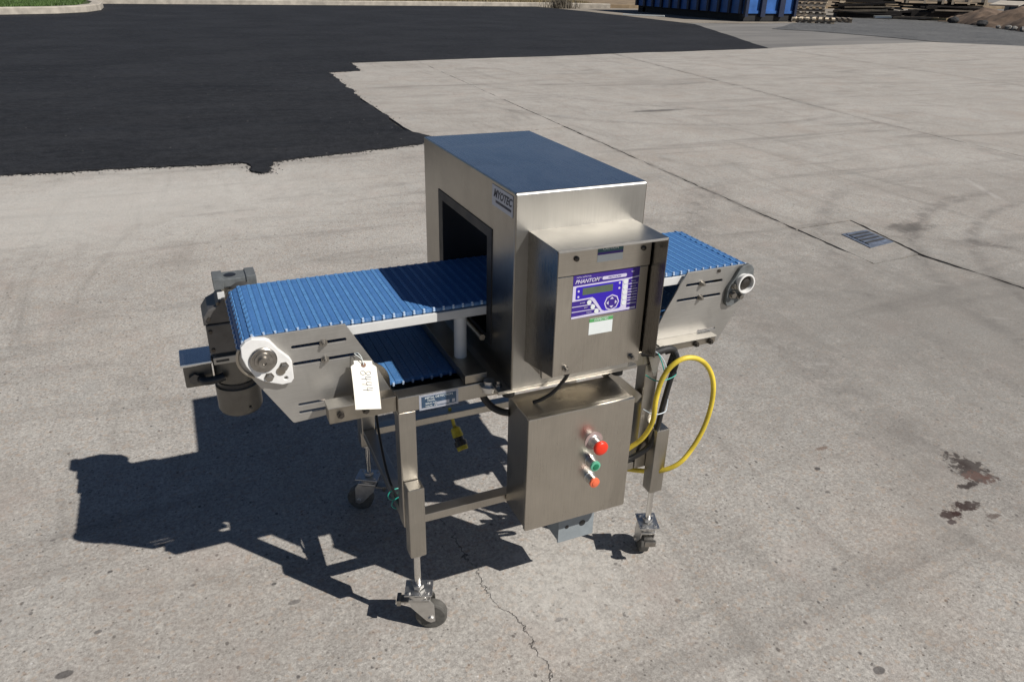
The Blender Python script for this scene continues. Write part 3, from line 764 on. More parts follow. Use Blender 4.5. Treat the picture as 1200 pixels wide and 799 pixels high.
# ---- detector head: box with a real tunnel through it
def fillet(y0_, y1_, z0_, z1_, r_, n=4):
    pts = []
    for cy_, cz_, a0_ in ((y0_ + r_, z0_ + r_, 180), (y1_ - r_, z0_ + r_, 270), (y1_ - r_, z1_ - r_, 0), (y0_ + r_, z1_ - r_, 90)):
        for k in range(n + 1): a = R(a0_ + 90 * k / n); pts.append((cy_ + r_ * math.cos(a), cz_ + r_ * math.sin(a)))
    return pts
def head_shell():
    me = curve_sheet(fillet(0, HD, HZ0, HZ1, .0042), [[(TY0, TZ0), (TY1, TZ0), (TY1, TZ1), (TY0, TZ1)]], HW, .0035)
    # local x -> world y, local y -> world z, extrude z -> world x
    me.transform(Matrix(((0, 0, 1, HW / 2), (1, 0, 0, 0), (0, 1, 0, 0), (0, 0, 0, 1))))
    me.materials.clear(); return me
me = head_shell()
for mt in ('steel_side_shaded', 'steel_top', 'steel_front'):
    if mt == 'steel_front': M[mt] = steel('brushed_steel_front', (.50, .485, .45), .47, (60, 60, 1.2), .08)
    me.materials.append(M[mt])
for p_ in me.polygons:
    p_.material_index = 1 if p_.normal.z > .9 and p_.center.z > 1.2 else (2 if p_.normal.y < -.1 and abs(p_.normal.x) < .3 and p_.center.y < .06 else 0)  # one steel toned by face: light and shade put into the colour
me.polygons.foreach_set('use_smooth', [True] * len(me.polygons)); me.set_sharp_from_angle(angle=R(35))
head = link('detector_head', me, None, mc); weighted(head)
lin = curve_sheet([(TY0 + .0005, TZ0 + .0005), (TY1 - .0005, TZ0 + .0005), (TY1 - .0005, TZ1 - .0005), (TY0 + .0005, TZ1 - .0005)],
                  [[(TY0 + .03, TZ0 + .02), (TY1 - .035, TZ0 + .02), (TY1 - .035, TZ1 - .026), (TY0 + .03, TZ1 - .026)]], HW + .004, 0)
lin.transform(Matrix(((0, 0, 1, HW / 2), (1, 0, 0, 0), (0, 1, 0, 0), (0, 0, 0, 1)))); lin.materials.clear()
link('tunnel_liner', lin, M['liner'], head)
build('base_plate', MB().box(-.032, HW + .03, .002, HD - .01, HZ0 - .010, HZ0 - .0005, .001), M['steel_bright'], mc)
for (x, y) in ((-.02, .03), (HW + .018, .03), (-.02, .60), (HW + .018, .60)):
    build('mounting_bolt', MB().cyl((x, y, HZ0 - .0005), (x, y, HZ0 + .006), .009, 6).cyl((x, y, HZ0 + .006), (x, y, HZ0 + .014), .005, 12), M['bolt'], mc)
for (x, y) in ((.0, .035), (HW - .02, .035), (.0, .60), (HW - .02, .60)):
    build('isolation_foot', MB().cyl((x + .01, y, .701 + .0), (x + .01, y, HZ0 - .0105), .016, 16), M['rubber'], mc)
# maker's sticker on the side of the head
st = build('sticker', MB().box(-.0012, -.0002, .010, .130, 1.170, 1.219), M['sticker'], head, smooth=0)
YZ = lambda y, z, x: Matrix(((0, 0, -1, x), (-1, 0, 0, y), (0, 1, 0, z), (0, 0, 0, 1)))   # text facing -x
link('lettering', text_mesh('MYOTEC', .026, YZ(.069, 1.2005, -.0014), .35, ext=.0001, offset=.0009), M['sticker_ink'], st)
build('printed_band', MB().box(-.0016, -.0013, .018, .108, 1.180, 1.186), M['sticker_ink'], st, smooth=0)

# ---- hood round the control box
SX0, SX1, SD, SZ1 = .0335, .309, .151, 1.141
T = .0022
hood = build('hood', MB().box(SX0, SX1, -SD, -.0006, SZ1 - T, SZ1, .001), M['steel_bright'], mc)
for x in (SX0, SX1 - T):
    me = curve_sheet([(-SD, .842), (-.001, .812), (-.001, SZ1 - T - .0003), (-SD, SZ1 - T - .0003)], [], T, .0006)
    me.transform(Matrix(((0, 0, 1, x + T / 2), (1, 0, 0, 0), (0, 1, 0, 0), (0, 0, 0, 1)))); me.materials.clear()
    link('hood_side', me, M['steel_hood_shaded'], hood)
DY = -.094; DX0, DX1 = .0365, .3055
build('hood_hem', MB().box(SX0, SX1, -SD - .0004, -SD + .006, SZ1 - T - .004, SZ1 - T - .0002, .0008), M['steel_plate'], hood)
box_ = build('control_box', MB().box(DX0, DX1, DY + .014, -.001, .812, SZ1 - .003, .002), M['steel_v'], mc)
door = build('door', MB().box(DX0 + .001, DX1 - .003, DY, DY + .0125, .806, 1.0565, .0025), M['steel_door'] if 'steel_door' in M else M['steel_v'], box_)
build('top_flange', MB().box(DX0 + .001, DX1 - .003, DY - .004, DY + .0125, 1.0585, SZ1 - .0035, .002), M['steel_h'], box_)
for x, z in ((.107, 1.098), (.280, 1.103)):
    build('flange_bolt', MB().lathe((x, DY - .0045, z), (0, -1, 0), [(0, .0062), (.003, .0062), (.0048, .003), (.0048, 0)], 12), M['dark_bolt'], box_)
for x, z in ((.098, .824), (.279, .822)):
    build('door_latch', MB().lathe((x, DY, z), (0, -1, 0), [(0, .008), (.004, .008), (.004, .0045), (.012, .0045), (.012, 0)], 14), M['bolt'], box_)

# ---- purple keypad
KX0, KX1, KZ0, KZ1 = .105, .279, .9505, 1.057
ky = DY - .0006
kp_ = build('keypad', MB().box(KX0, KX1, ky, DY - .0001, KZ0, KZ1), M['purple'], box_, smooth=0)
KW = KX1 - KX0; KH = KZ1 - KZ0
def kpt(u, v): return KX0 + u * KW, KZ1 - v * KH        # u right, v down, 0..1
def kshape(name, pts, mat, lay=1, par=kp_):
    me = curve_sheet([kpt(*q) for q in pts], [], .0003, 0); me.transform(XZ(ky - .0002 * lay)); me.materials.clear()
    return link(name, me, M[mat], par)
def rr(u0, u1, v0, v1, r=.02, ar=KW / KH):
    pts = []
    for (cu_, cv, a0) in ((u1 - r, v0 + r * ar, -90), (u1 - r, v1 - r * ar, 0), (u0 + r, v1 - r * ar, 90), (u0 + r, v0 + r * ar, 180)):
        for k in range(5):
            a = R(a0 + k * 22.5); pts.append((cu_ + r * math.cos(a), cv + r * ar * math.sin(a)))
    return pts
# pale background swoosh under the violet screen field, and the button columns
kshape('pale_band', [(.0, .245), (.86, .225), (1.0, .20), (1.0, .225), (.86, .25), (.835, .26), (.835, .93), (.98, .93), (.98, .975), (.0, 1.0), (.0, .955), (.44, .93), (.30, .64), (.26, .585), (.0, .60)], 'lilac', 1)
kshape('screen_field', [(.045, .29), (.06, .275), (.73, .265), (.745, .28), (.745, .88), (.72, .91), (.50, .92), (.46, .89), (.34, .60), (.30, .55), (.06, .56), (.045, .545)], 'blue_print', 2)
lcd = kshape('display', [(.145, .315), (.60, .31), (.60, .47), (.145, .475)], 'lcd', 3)
for v in (.40, .56, .70, .84):
    kshape('pale_line', [(.84, v - .008), (.985, v - .008), (.985, v + .008), (.84, v + .008)], 'lilac', 2) if v > .41 else None
for v in (.36, .49, .62, .75):
    kshape('pale_line', [(.84, v), (.985, v), (.985, v + .017), (.84, v + .017)], 'lilac', 2)
for v in (.715, .835):
    kshape('pale_line', [(.0, v), (.32 + (v - .715) * .5, v), (.32 + (v - .715) * .5, v + .017), (.0, v + .017)], 'lilac', 2)
for (u, v) in ((.79, .30), (.79, .43), (.79, .55), (.79, .675), (.79, .80), (.255, .66), (.315, .78), (.375, .895)):
    kshape('key', [(u + .034 * math.cos(k * .5236), v + .034 * KW / KH * math.sin(k * .5236)) for k in range(12)], 'label_white', 4)
kshape('title_pill', rr(.43, .80, .11, .185, .018), 'lilac', 2)
kshape('arrow_ring', [(.60 + .115 * math.cos(k * math.pi / 4), .745 + .115 * KW / KH * math.sin(k * math.pi / 4)) for k in range(8)], 'lilac', 3)
kshape('arrow_field', [(.60 + .098 * math.cos(k * math.pi / 4), .745 + .098 * KW / KH * math.sin(k * math.pi / 4)) for k in range(8)], 'purple', 4)
for a in (0, 90, 180, 270):
    ca, sa = math.cos(R(a)), math.sin(R(a)); f = KW / KH
    kshape('arrow', [(.60 + ca * .082, .745 + sa * .082 * f), (.60 + ca * .048 - sa * .03, .745 + (sa * .048 + ca * .03) * f), (.60 + ca * .048 + sa * .03, .745 + (sa * .048 - ca * .03) * f)], 'lilac', 5)
for (u, v) in ((.085, .37), (.085, .50), (.70, .31), (.70, .43)):
    kshape('lamp_dot', [(u + .016 * math.cos(k * .785), v + .016 * KW / KH * math.sin(k * .785)) for k in range(8)], 'lilac', 4)
def ktext(body, u, v, size, mat='lilac', shear=0, align='CENTER', off=0):
    x, z = kpt(u, v)
    me = text_mesh(body, size, XZ(ky - .0009) @ Matrix.Translation((x, z, 0)), shear, align, .0001, off); return link('lettering', me, M[mat], kp_)
ktext('PHANTOM', .20, .155, .0125, shear=.35, off=.0003)
ktext('Digital', .375, .12, .0055, shear=.3)
ktext('METAL DETECTOR', .15, .055, .0045)
ktext('MULTI SCAN', .615, .148, .0058, 'purple')
ktext('TEST', .89, .09, .0045)
for (s_, v) in (('MENU', .30), ('SELECT', .43), ('RESET', .56), ('TEST', .69), ('HELP', .81)): ktext(s_, .915, v + .01, .0045)
for (s_, u, v) in (('ENTER', .155, .655), ('EXIT', .21, .775), ('CLEAR', .26, .895)): ktext(s_, u, v, .0045)
# labels
def label_plate(name, x0, x1, z0, z1, rows, par, y):
    o = build(name, MB().box(x0, x1, y - .0006, y - .0001, z0, z1), M['label_white'], par, smooth=0)
    for (f0, f1, mt) in rows:
        build('printed_band', MB().box(x0, x1, y - .0009, y - .0007, z1 - (z1 - z0) * f1, z1 - (z1 - z0) * f0), M[mt], o, smooth=0)
    return o
l1 = label_plate('label', .154, .217, .902, .943, [(0, .22, 'label_green')], door, DY)
link('lettering', text_mesh('INSPECTED', .0075, XZ(DY - .0011) @ Matrix.Translation((.1855, .9385, 0)), 0, 'CENTER', .0001), M['label_white'], l1)
l2 = label_plate('label', .160, .226, 1.083, 1.121, [(0, .40, 'label_teal'), (.40, .56, 'purple')], box_, DY - .004)
link('lettering', text_mesh('CAUTION', .009, XZ(DY - .0052) @ Matrix.Translation((.193, 1.113, 0)), 0, 'CENTER', .0001), M['label_white'], l2)

# ---- starter enclosure
EX0, EX1, EY0, EY1, EZ0, EZ1 = .0214, .3264, -.0663, .0665, .335, .681
enc = build('control_enclosure', MB().box(EX0 + .003, EX1 - .003, EY0 + .018, EY1, EZ0 + .003, EZ1 - .003, .002), M['steel_v'], mc)
build('enclosure_door', MB().box(EX0, EX1, EY0, EY0 + .016, EZ0, EZ1, .0042), M['steel_v'], enc)
def button(x, z, ringr, kind):
    y = EY0
    b = build('push_button' if kind != 'stop' else 'emergency_stop', MB().lathe((x, y, z), (0, -1, 0), [(0, .0165), (.0025, .0165), (.004, .0150), (.010, .0148), (.014, .0135), (.026, .0135), (.027, .011)], 28), M['chrome'], enc, 30)
    if kind == 'stop':
        build('mushroom_head', MB().lathe((x, y - .026, z), (0, -1, 0), [(0, .010), (.004, .010), (.006, .0185), (.010, .0200), (.015, .0196), (.0185, .0165), (.0202, .010), (.0206, 0)], 32), M['red'], b, 60)
        build('guard_ring', MB().lathe((x, y - .0003, z), (0, -1, 0), [(0, .026), (.0012, .026), (.0012, .0168)], 28), simple('clear_pinkish_ring', (.35, .26, .24), .3, 0, .2, 40), b)
    else:
        build('collar', MB().lathe((x, y - .026, z), (0, -1, 0), [(0, .0142), (.005, .0142), (.006, .012), (.0062, .009)], 28), M['green_ring' if kind == 'green' else 'red_ring'], b, 30)
        build('cap', MB().lathe((x, y - .030, z), (0, -1, 0), [(0, .0088), (.0035, .0085), (.0042, .006), (.0042, 0)], 24), M['green' if kind == 'green' else 'red_ring'], b, 30)
button(.210, .577, 0, 'stop'); button(.204, .517, 0, 'green'); button(.206, .464, 0, 'red')
gb = build('outlet_box', MB().box(.168, .279, .018, .085, .190, .268, .002).box(.17, .277, .035, .085, .2685, .300, .002), M['grey_box'], mc)
build('cover', MB().box(.166, .281, .011, .0175, .187, .270, .0015), M['grey_box'], gb)
for x in (.193, .243): build('knockout', MB().cyl((x, .0108, .238), (x, .0102, .238), .006 if x < .2 else .010, 14), M['black_plastic'], gb)
build('nipple', MB().cyl((.22, .06, .30), (.22, .06, EZ0 + .004), .02, 16), M['bolt'], gb)

# ---- welded frame
LW = .044; LY = .067; FZ = .7322; LXF, GXF = -.268, .443
RY = .535
def tube_box(name, x0, x1, y0, y1, z0, z1, mat='steel_tube', par=mc, bev=.004): return build(name, MB().box(x0, x1, y0, y1, z0, z1, bev), M[mat], par)
LEGS = [('f', LXF, LY, LXF + .003, LY - LW), ('f', GXF, LY, .4775, LY - LW), ('b', LXF, RY, LXF + .003, RY + LW), ('b', GXF, RY, .4775, RY + LW)]
for (s_, lx, ly, fx, fy) in LEGS:
    leg = tube_box('leg', lx, lx + LW, ly, ly + LW, .335, FZ - .0445)
    tube_box('height_sleeve', fx, fx + LW, fy + .0006, fy + LW - .0012, .2641, .485, par=leg)
# top rails (mitred look: rails run over the legs)
tube_box('top_rail', LXF, GXF + LW, LY - .0005, LY + LW, FZ - LW, FZ)
tube_box('top_rail', LXF, GXF + LW, RY, RY + LW, FZ - LW, FZ)
for x in (LXF, GXF): tube_box('side_rail', x, x + LW, LY + LW + .001, RY - .001, FZ - LW - .03, FZ - .044)
for y in (LY + .004, RY - .004): tube_box('lower_rail', LXF + LW + .0005, GXF - .0005, y, y + .036, .3335, .359, bev=.003)
for x in (LXF + .003, GXF + .003): tube_box('lower_side_rail', x, x + .038, LY + LW + .0005, RY - .0005, .334, .3585, bev=.003)
for x in (LXF, GXF):
    for y in (LY, RY):
        z_ = FZ - .0443
        build('weld_bead', MB().tube([(x + .002, y - .0008, z_), (x + LW * .35, y - .001, z_ + .0004), (x + LW * .7, y - .0008, z_ - .0004), (x + LW - .002, y - .0008, z_)], .0014, 6, 3), M['steel_dull'], mc)
# diagonal brace by the right front leg
mb = MB(); q = Matrix.Translation((.338, LY + .004, .688)) @ Matrix.Rotation(R(43), 4, 'Y')
mb.box(0, .150, 0, .034, -.030, 0, .003, q); build('diagonal_brace', mb, M['steel_tube'], mc)
# cross members carrying the white posts
for x in (-.093, .385):
    build('cross_member', MB().box(x, x + .06, LY + .004, RY + .03, .7328, .757, .002), M['steel_dull'], mc)
build('light_block_tray', MB().box(-.262, .44, LY + LW + .001, RY - .001, .6895, .6925), M['steel_dull'], mc)  # added tray under the return belt, put in to block light
# nameplate
npl = build('nameplate', MB().box(-.215, -.113, LY - .0012, LY - .0006, .6865, .7285), M['sticker'], mc, smooth=0)
build('printed_field', MB().box(-.209, -.119, LY - .0016, LY - .0013, .6925, .7235), M['plate_blue'], npl, smooth=0)
XZt = lambda x, z, y: XZ(y) @ Matrix.Translation((x, z, 0))
for k, (s_, sz) in enumerate((('METAL DETECTION', .0082), ('MODEL', .006), ('SERIAL NO.', .006), ('VOLTS   HZ', .006))):
    link('lettering', text_mesh(s_, sz, XZt(-.164 if k == 0 else -.184, .7185 - k * .0078, LY - .0018), 0, 'CENTER', .0001), M['label_white'], npl)
for x in (-.175, -.13):
    build('blank_field', MB().box(x - .0, x + .03 * (x < -.15) + .008, LY - .0019, LY - .0017, .695, .7035), M['sticker'], npl, smooth=0)

# ---- side plates of the belt ends
PY = .146; PYB = .502; PT = .005
CL, CR, CZ = -.559, .801, .863
def mirror(pts): return [(.242 - x, z) for x, z in pts]
def end_outline():
    pts = [(-.365, .911), (-.363, .908), (-.302, .797), (-.262, .706), (-.262, .700), (-.44, .6765), (-.503, .673), (-.507, .675)]
    # up the slanted edge to the round nose
    for k in range(9):
        a = R(215 - k * 15); pts.append((CL + .049 * math.cos(a), CZ + .049 * math.sin(a)))
    return pts
def end_holes():
    return [slot(-.493, -.363, .8725, .0100), slot(-.493, -.337, .829, .0100), slot(-.492, -.425, .7190, .0085), slot(-.492, -.425, .6975, .0085)]
for side in (0, 1):
    f = (lambda p: p) if side == 0 else mirror
    ol, hs = f(end_outline()), [f(h) for h in end_holes()]
    for yy in (PY, PYB):
        if yy == PYB: ol = [(x, min(z, .893)) for x, z in ol]
        p = sheet_xz('side_plate', ol, hs, yy, PT, M['steel_plate' if yy == PY else 'steel_dull'], mc)
        yb = yy - .0005 if yy == PY else yy + PT + .0005; sg = -1 if yy == PY else 1
        for (bx0, bz0) in ((-.418, .8725), (-.418, .829)):
            bx1 = bx0 if side == 0 else .242 - bx0
            build('slot_bolt', MB().lathe((bx1, yb, bz0), (0, sg, 0), [(0, .0095), (.0015, .0095), (.0015, .0068), (.008, .0068), (.008, .004), (.014, .004), (.014, 0)], 12), M['bolt'], p, 30)
    # bracket carrying the end: a bent angle bolted to the plate
    xa, xb = (-.432, -.2685) if side == 0 else (.4875, .712)
    br = build('end_bracket', MB().box(xa, xb, .078 if side == 0 else .112, .118 if side == 0 else .1385, .690, .733 if side == 0 else .711, .002), M['steel_dull'], mc)
    build('bracket_lip', MB().box(xa - .002 if side == 0 else xb - .20, xa + .062 if side == 0 else xb + .001, .072 if side == 0 else .106, .118 if side == 0 else .1455, .7335 if side == 0 else .7115, .7365 if side == 0 else .7145, .001), M['steel_bright'], br)
    for x in ((-.405, -.345) if side == 0 else (.69, .64)):
        fy_ = .078 if side == 0 else .112; zb_ = .713 if side == 0 else .699
        build('bracket_bolt', MB().cyl((x, fy_, zb_), (x, fy_ - .008, zb_), .009, 6).cyl((x, fy_ - .008, zb_), (x, fy_ - .014, zb_), .005, 12), M['dark_bolt'], br)
    tube_box('end_bracket', xa, xb, RY - .01, RY + .03, .690, .731, 'steel_dull', bev=.002)
# drive-end bearing: white carrier, nut rings and bolts
bo = [(-.040, .035), (-.030, .045), (-.016, .051), (.011, .046), (.020, .040), (.037, .014), (.058, -.010), (.062, -.0185), (.062, -.062), (.056, -.070), (.037, -.0715), (.0, -.057), (-.018, -.042), (-.034, -.012), (-.041, .012)]
wb = sheet_xz('bearing_carrier', [(CL + a, CZ + b_) for a, b_ in bo], [circ(CL + .0465, CZ - .058, .0065)], PY - .016, .0155, M['white_metal'], mc, .002)
build('bearing_backplate', MB().box(CL + .0, CL + .055, PY - .006, PY - .0005, CZ - .068, CZ - .045, .001), M['steel_dull'], wb)
build('bearing', MB().lathe((CL + .002, PY - .0162, CZ - .001), (0, -1, 0), [(0, .0305), (.004, .0305), (.006, .028), (.006, .0235), (.0075, .0235), (.0075, .021), (.011, .020), (.011, .0135), (.018, .0125), (.022, .0125), (.022, .005), (.018, .004), (.018, 0)], 32), M['bolt'], wb, 30)
for (a, b_) in ((.045, -.026), (.010, -.047)):
    build('carrier_bolt', MB().lathe((CL + a, PY - .0162, CZ + b_), (0, -1, 0), [(0, .0115), (.002, .0115), (.002, .0085), (.009, .0085), (.010, .006), (.010, 0)], 6), M['bolt'], wb, 30)
build('washer', MB().lathe((CL + .037, PY - .0163, CZ - .037), (0, -1, 0), [(0, .0105), (.0016, .0105), (.0016, 0)], 20), M['steel_dull'], wb)
build('hole_shade', MB().cyl((CL + .0465, PY - .0008, CZ - .058), (CL + .0465, PY - .0003, CZ - .058), .007, 14), M['black_plastic'], wb)
build('bearing_rim', MB().tube([(CL + .052 * math.cos(R(a)), PY - .004, CZ + .052 * math.sin(R(a))) for a in range(150, 250, 8)], .004, 6, 1), M['steel_dull'], wb)
# tail-end bearing: grey carrier and open white ring
wb2 = sheet_xz('bearing_carrier', [(CR - a * .8, CZ + b_) for a, b_ in bo], [], PY - .012, .0115, M['bracket_grey'], mc, .002)
ring_b = MB().lathe((CR - .003, PY - .012, CZ), (0, -1, 0), [(0, .0255), (.010, .0255), (.011, .0285), (.018, .0300), (.0205, .0290), (.0205, .0250), (.014, .0235), (.006, .0235), (.006, .0)], 36)
build('bearing_ring', ring_b, M['white_metal'], wb2, 30)
build('shaft_end', MB().lathe((CR - .003, PY - .0182, CZ), (0, -1, 0), [(0, .0232), (.002, .0225), (.003, .015), (.010, .0145), (.012, .009), (.012, 0)], 24), M['dark_bolt'], wb2, 30)
for (a, b_, r_) in ((.033, -.008, .010), (.034, -.036, .012), (.006, -.044, .010)):
    build('carrier_bolt', MB().lathe((CR - a, PY - .012, CZ + b_), (0, -1, 0), [(0, r_), (.003, r_), (.003, r_ * .75), (.012, r_ * .7), (.013, 0)], 12), M['bolt'], wb2, 30)
build('set_screw', MB().cyl((.715, PY - .004, .904), (.715, PY + .002, .904), .005, 10), M['dark_bolt'], mc)
# round guard below the near belt edge, beside the tag
gd = [(-.395, .700)] + [(-.325 + .062 * math.cos(R(180 - k * 12)), .735 + .062 * math.sin(R(180 - k * 12))) for k in range(16)] + [(-.262, .700)]
sheet_xz('return_guard', gd, [], .156, .003, M['steel_dull'], mc)
# rollers, shafts
for x in (CL, CR):
    build('roller', MB().cyl((x, .153, CZ), (x, .500, CZ), .034, 24).cyl((x, .13, CZ), (x, .53, CZ), .0125, 14), M['steel_dull'], mc)
for x in (-.40, .642): build('return_roller', MB().cyl((x, .153, .700), (x, .500, .700), .014, 16), M['steel_dull'], mc)
build('snub_shaft', MB().cyl((-.02, .14, .82), (-.02, .50, .82), .008, 12), M['bolt'], mc)

# ---- wear strips and white posts
for (y0_, y1_) in ((.160, .176), (.474, .490)):
    build('wear_strip', MB().box(-.40, .652, y0_, y1_, .8735, .8975, .002), M['white_plastic'], mc)
for x in (-.066, .412):
    for y_ in (.178, .470):
        build('white_post', MB().cyl((x, y_, .7572), (x, y_, .8733), .0165, 24), M['white_plastic'], mc)
build('slider_bed', MB().box(-.40, .65, .20, .45, .885, .8965), M['steel_dull'], mc)

# ---- modular belt: one mesh, one object per module row
PITCH = .0254; BY0, BY1 = .1625, .485; BT = .0105
def module_mesh():
    b = MB(); w = BY1 - BY0
    b.box(-.0079, .0079, 0.001, w - .001, -BT, -.0009, .0012)
    for k in range(46): b.box(-.0052, .0052, .003 + k * (w - .006) / 46, .003 + k * (w - .006) / 46 + .0034, -.0011, .0002)
    n = 23; sw = w / n; b.mi = 2
    for k in range(n):
        y0_ = k * sw + .0008; y1_ = (k + 1) * sw - .0008
        if k % 2: b.box(.0081, .0171, y0_, y1_, -BT + .001, .0001, .0008)
        else: b.box(-.0171, -.0081, y0_, y1_, -BT + .001, .0001, .0008)
    b.mi = 1
    b.cyl((.0127, -.0022, -.0048), (.0127, w + .0022, -.0048), .0030, 8)
    b.box(.0105, .0150, -.001, .003, -.001, .0022)
    me = bpy.data.meshes.new('belt_module'); bmesh.ops.recalc_face_normals(b.b, faces=b.b.faces[:]); b.b.to_mesh(me); b.b.free()
    me.materials.append(M['belt']); me.materials.append(M['belt_rod']); me.materials.append(M['belt_link']); return me
mod = module_mesh()
RB = .0474
path = []
def addl(a, b_):
    n = 60
    for k in range(n): path.append((a[0] + (b_[0] - a[0]) * k / n, a[1] + (b_[1] - a[1]) * k / n))
def adda(cx, cz, r, a0, a1):
    n = 60
    for k in range(n): a = R(a0 + (a1 - a0) * k / n); path.append((cx + r * math.cos(a), cz + r * math.sin(a)))
addl((CL, CZ + RB), (CR, CZ + RB)); adda(CR, CZ, RB, 90, -120)
e = (CR + RB * math.cos(R(-120)), CZ + RB * math.sin(R(-120)))
addl(e, (.665, .722)); addl((.665, .722), (.63, .716)); addl((.63, .716), (-.385, .716)); addl((-.385, .716), (-.42, .722))
e2 = (CL + RB * math.cos(R(-60)), CZ + RB * math.sin(R(-60)))
addl((-.42, .722), e2); adda(CL, CZ, RB, -60, -270)
cum = [0]
for a, b_ in zip(path, path[1:] + path[:1]): cum.append(cum[-1] + math.hypot(b_[0] - a[0], b_[1] - a[1]))
Ltot = cum[-1]; nm = round(Ltot / PITCH)
belt = bpy.data.objects.new('belt', None); COL.objects.link(belt); belt.location = (.121, .324, .9); attach(belt, mc)
belt.matrix_parent_inverse = Matrix.Translation(-mc.location)
def at_len(s_):
    s_ %= Ltot
    import bisect
    i = bisect.bisect_right(cum, s_) - 1; i = min(i, len(path) - 1)
    a, b_ = path[i], path[(i + 1) % len(path)]; t = (s_ - cum[i]) / max(1e-9, cum[i + 1] - cum[i])
    return a[0] + (b_[0] - a[0]) * t, a[1] + (b_[1] - a[1]) * t
for k in range(nm):
    s0 = k * Ltot / nm
    p0 = at_len(s0 - .011); p1 = at_len(s0 + .011); c_ = at_len(s0)
    ang = math.atan2(p1[1] - p0[1], p1[0] - p0[0])
    o = bpy.data.objects.new('belt_module', mod); COL.objects.link(o)
    o.location = (c_[0], BY0, c_[1]); o.rotation_euler = (0, -ang, 0)
    o.parent = belt; o.matrix_parent_inverse = Matrix.Translation(-belt.location)

# ---- gearmotor on the far side of the drive end
MX, MY = -.606, .585
mot = build('gearmotor', MB().lathe((MX, MY, .492), (0, 0, 1), [(0, .050), (.004, .057), (.014, .0615), (.088, .0615), (.091, .055), (.098, .052), (.106, .052), (.110, .058), (.190, .058), (.190, .0)], 40), M['motor'], mc, 30)
build('fan_gap', MB().lathe((MX, MY, .5832), (0, 0, 1), [(0, .0560), (.012, .0560)], 36), M['black_plastic'], mot)
build('cover_screw', MB().cyl((MX + .022, MY - .056, .520), (MX + .024, MY - .063, .520), .004, 8), M['black_plastic'], mot)
hs = MB(); hs.box(MX - .060, MX + .060, MY - .055, MY + .060, .700, .790, .006)
build('motor_housing', hs, M['gear'], mot)
build('mount_band', MB().box(MX - .055, MX + .052, MY - .062, MY - .056, .672, .694, .002), M['steel_plate'], mot)
build('band_slot', MB().box(MX - .048, MX - .014, MY - .0632, MY - .0625, .680, .686, .0002), M['black_plastic'], mot)
me = curve_sheet([(-.664, .792), (-.664, .808), (-.650, .828), (-.628, .838), (-.612, .858), (-.56, .858), (-.52, .82), (-.52, .792)], [], .10, .006); me.transform(XZ(MY)); me.materials.clear()
gbx = link('gearbox', me, M['gear'], mot)
build('gearbox_neck', MB().lathe((CL, .512, CZ), (0, 1, 0), [(0, .036), (.02, .042), (.07, .042), (.085, .03), (.085, 0)], 28), M['gear'], gbx)
for (x, z) in ((MX - .048, .806), (MX + .045, .806), (MX - .02, .848), (MX + .045, .77), (MX - .05, .77), (MX - .05, .715)):
    yq = MY - .0505 if z > .79 else MY - .0555
    build('gearbox_bolt', MB().cyl((x, yq, z), (x, yq - .005, z), .0055, 6), M['dark_bolt'], gbx)
jb = build('terminal_box', MB().box(-.742, -.668, .555, .645, .598, .664, .004), M['motor'], mot)
build('terminal_lid', MB().box(-.748, -.664, .549, .651, .6645, .676, .004), M['steel_top'], jb)
build('conduit_elbow', MB().tube([(-.700, .548, .628), (-.692, .530, .626), (-.664, .524, .628), (-.640, .528, .632)], .012, 12), M['black_plastic'], jb)
build('gland_nut', MB().cyl((-.715, .555, .628), (-.715, .541, .628), .017, 6), M['gear'], jb)
bk = build('torque_bracket', MB().box(-.626, -.520, .530, .590, .892, .915, .0025), M['bracket_grey'], mc)
for x in (-.624, -.540): build('bracket_boss', MB().box(x - .006, x + .020, .526, .593, .888, .919, .0025), M['bracket_grey'], bk)
build('bracket_hole', MB().lathe((-.585, .560, .9152), (0, 0, 1), [(0, .016), (.0005, .015), (.0005, 0)], 20), M['black_plastic'], bk)
build('bracket_arm', MB().box(-.612, -.575, .535, .585, .85, .8915, .003), M['steel_dull'], bk)
build('bracket_post', MB().box(-.624, -.606, .528, .540, .862, .880, .001), M['white_plastic'], bk)

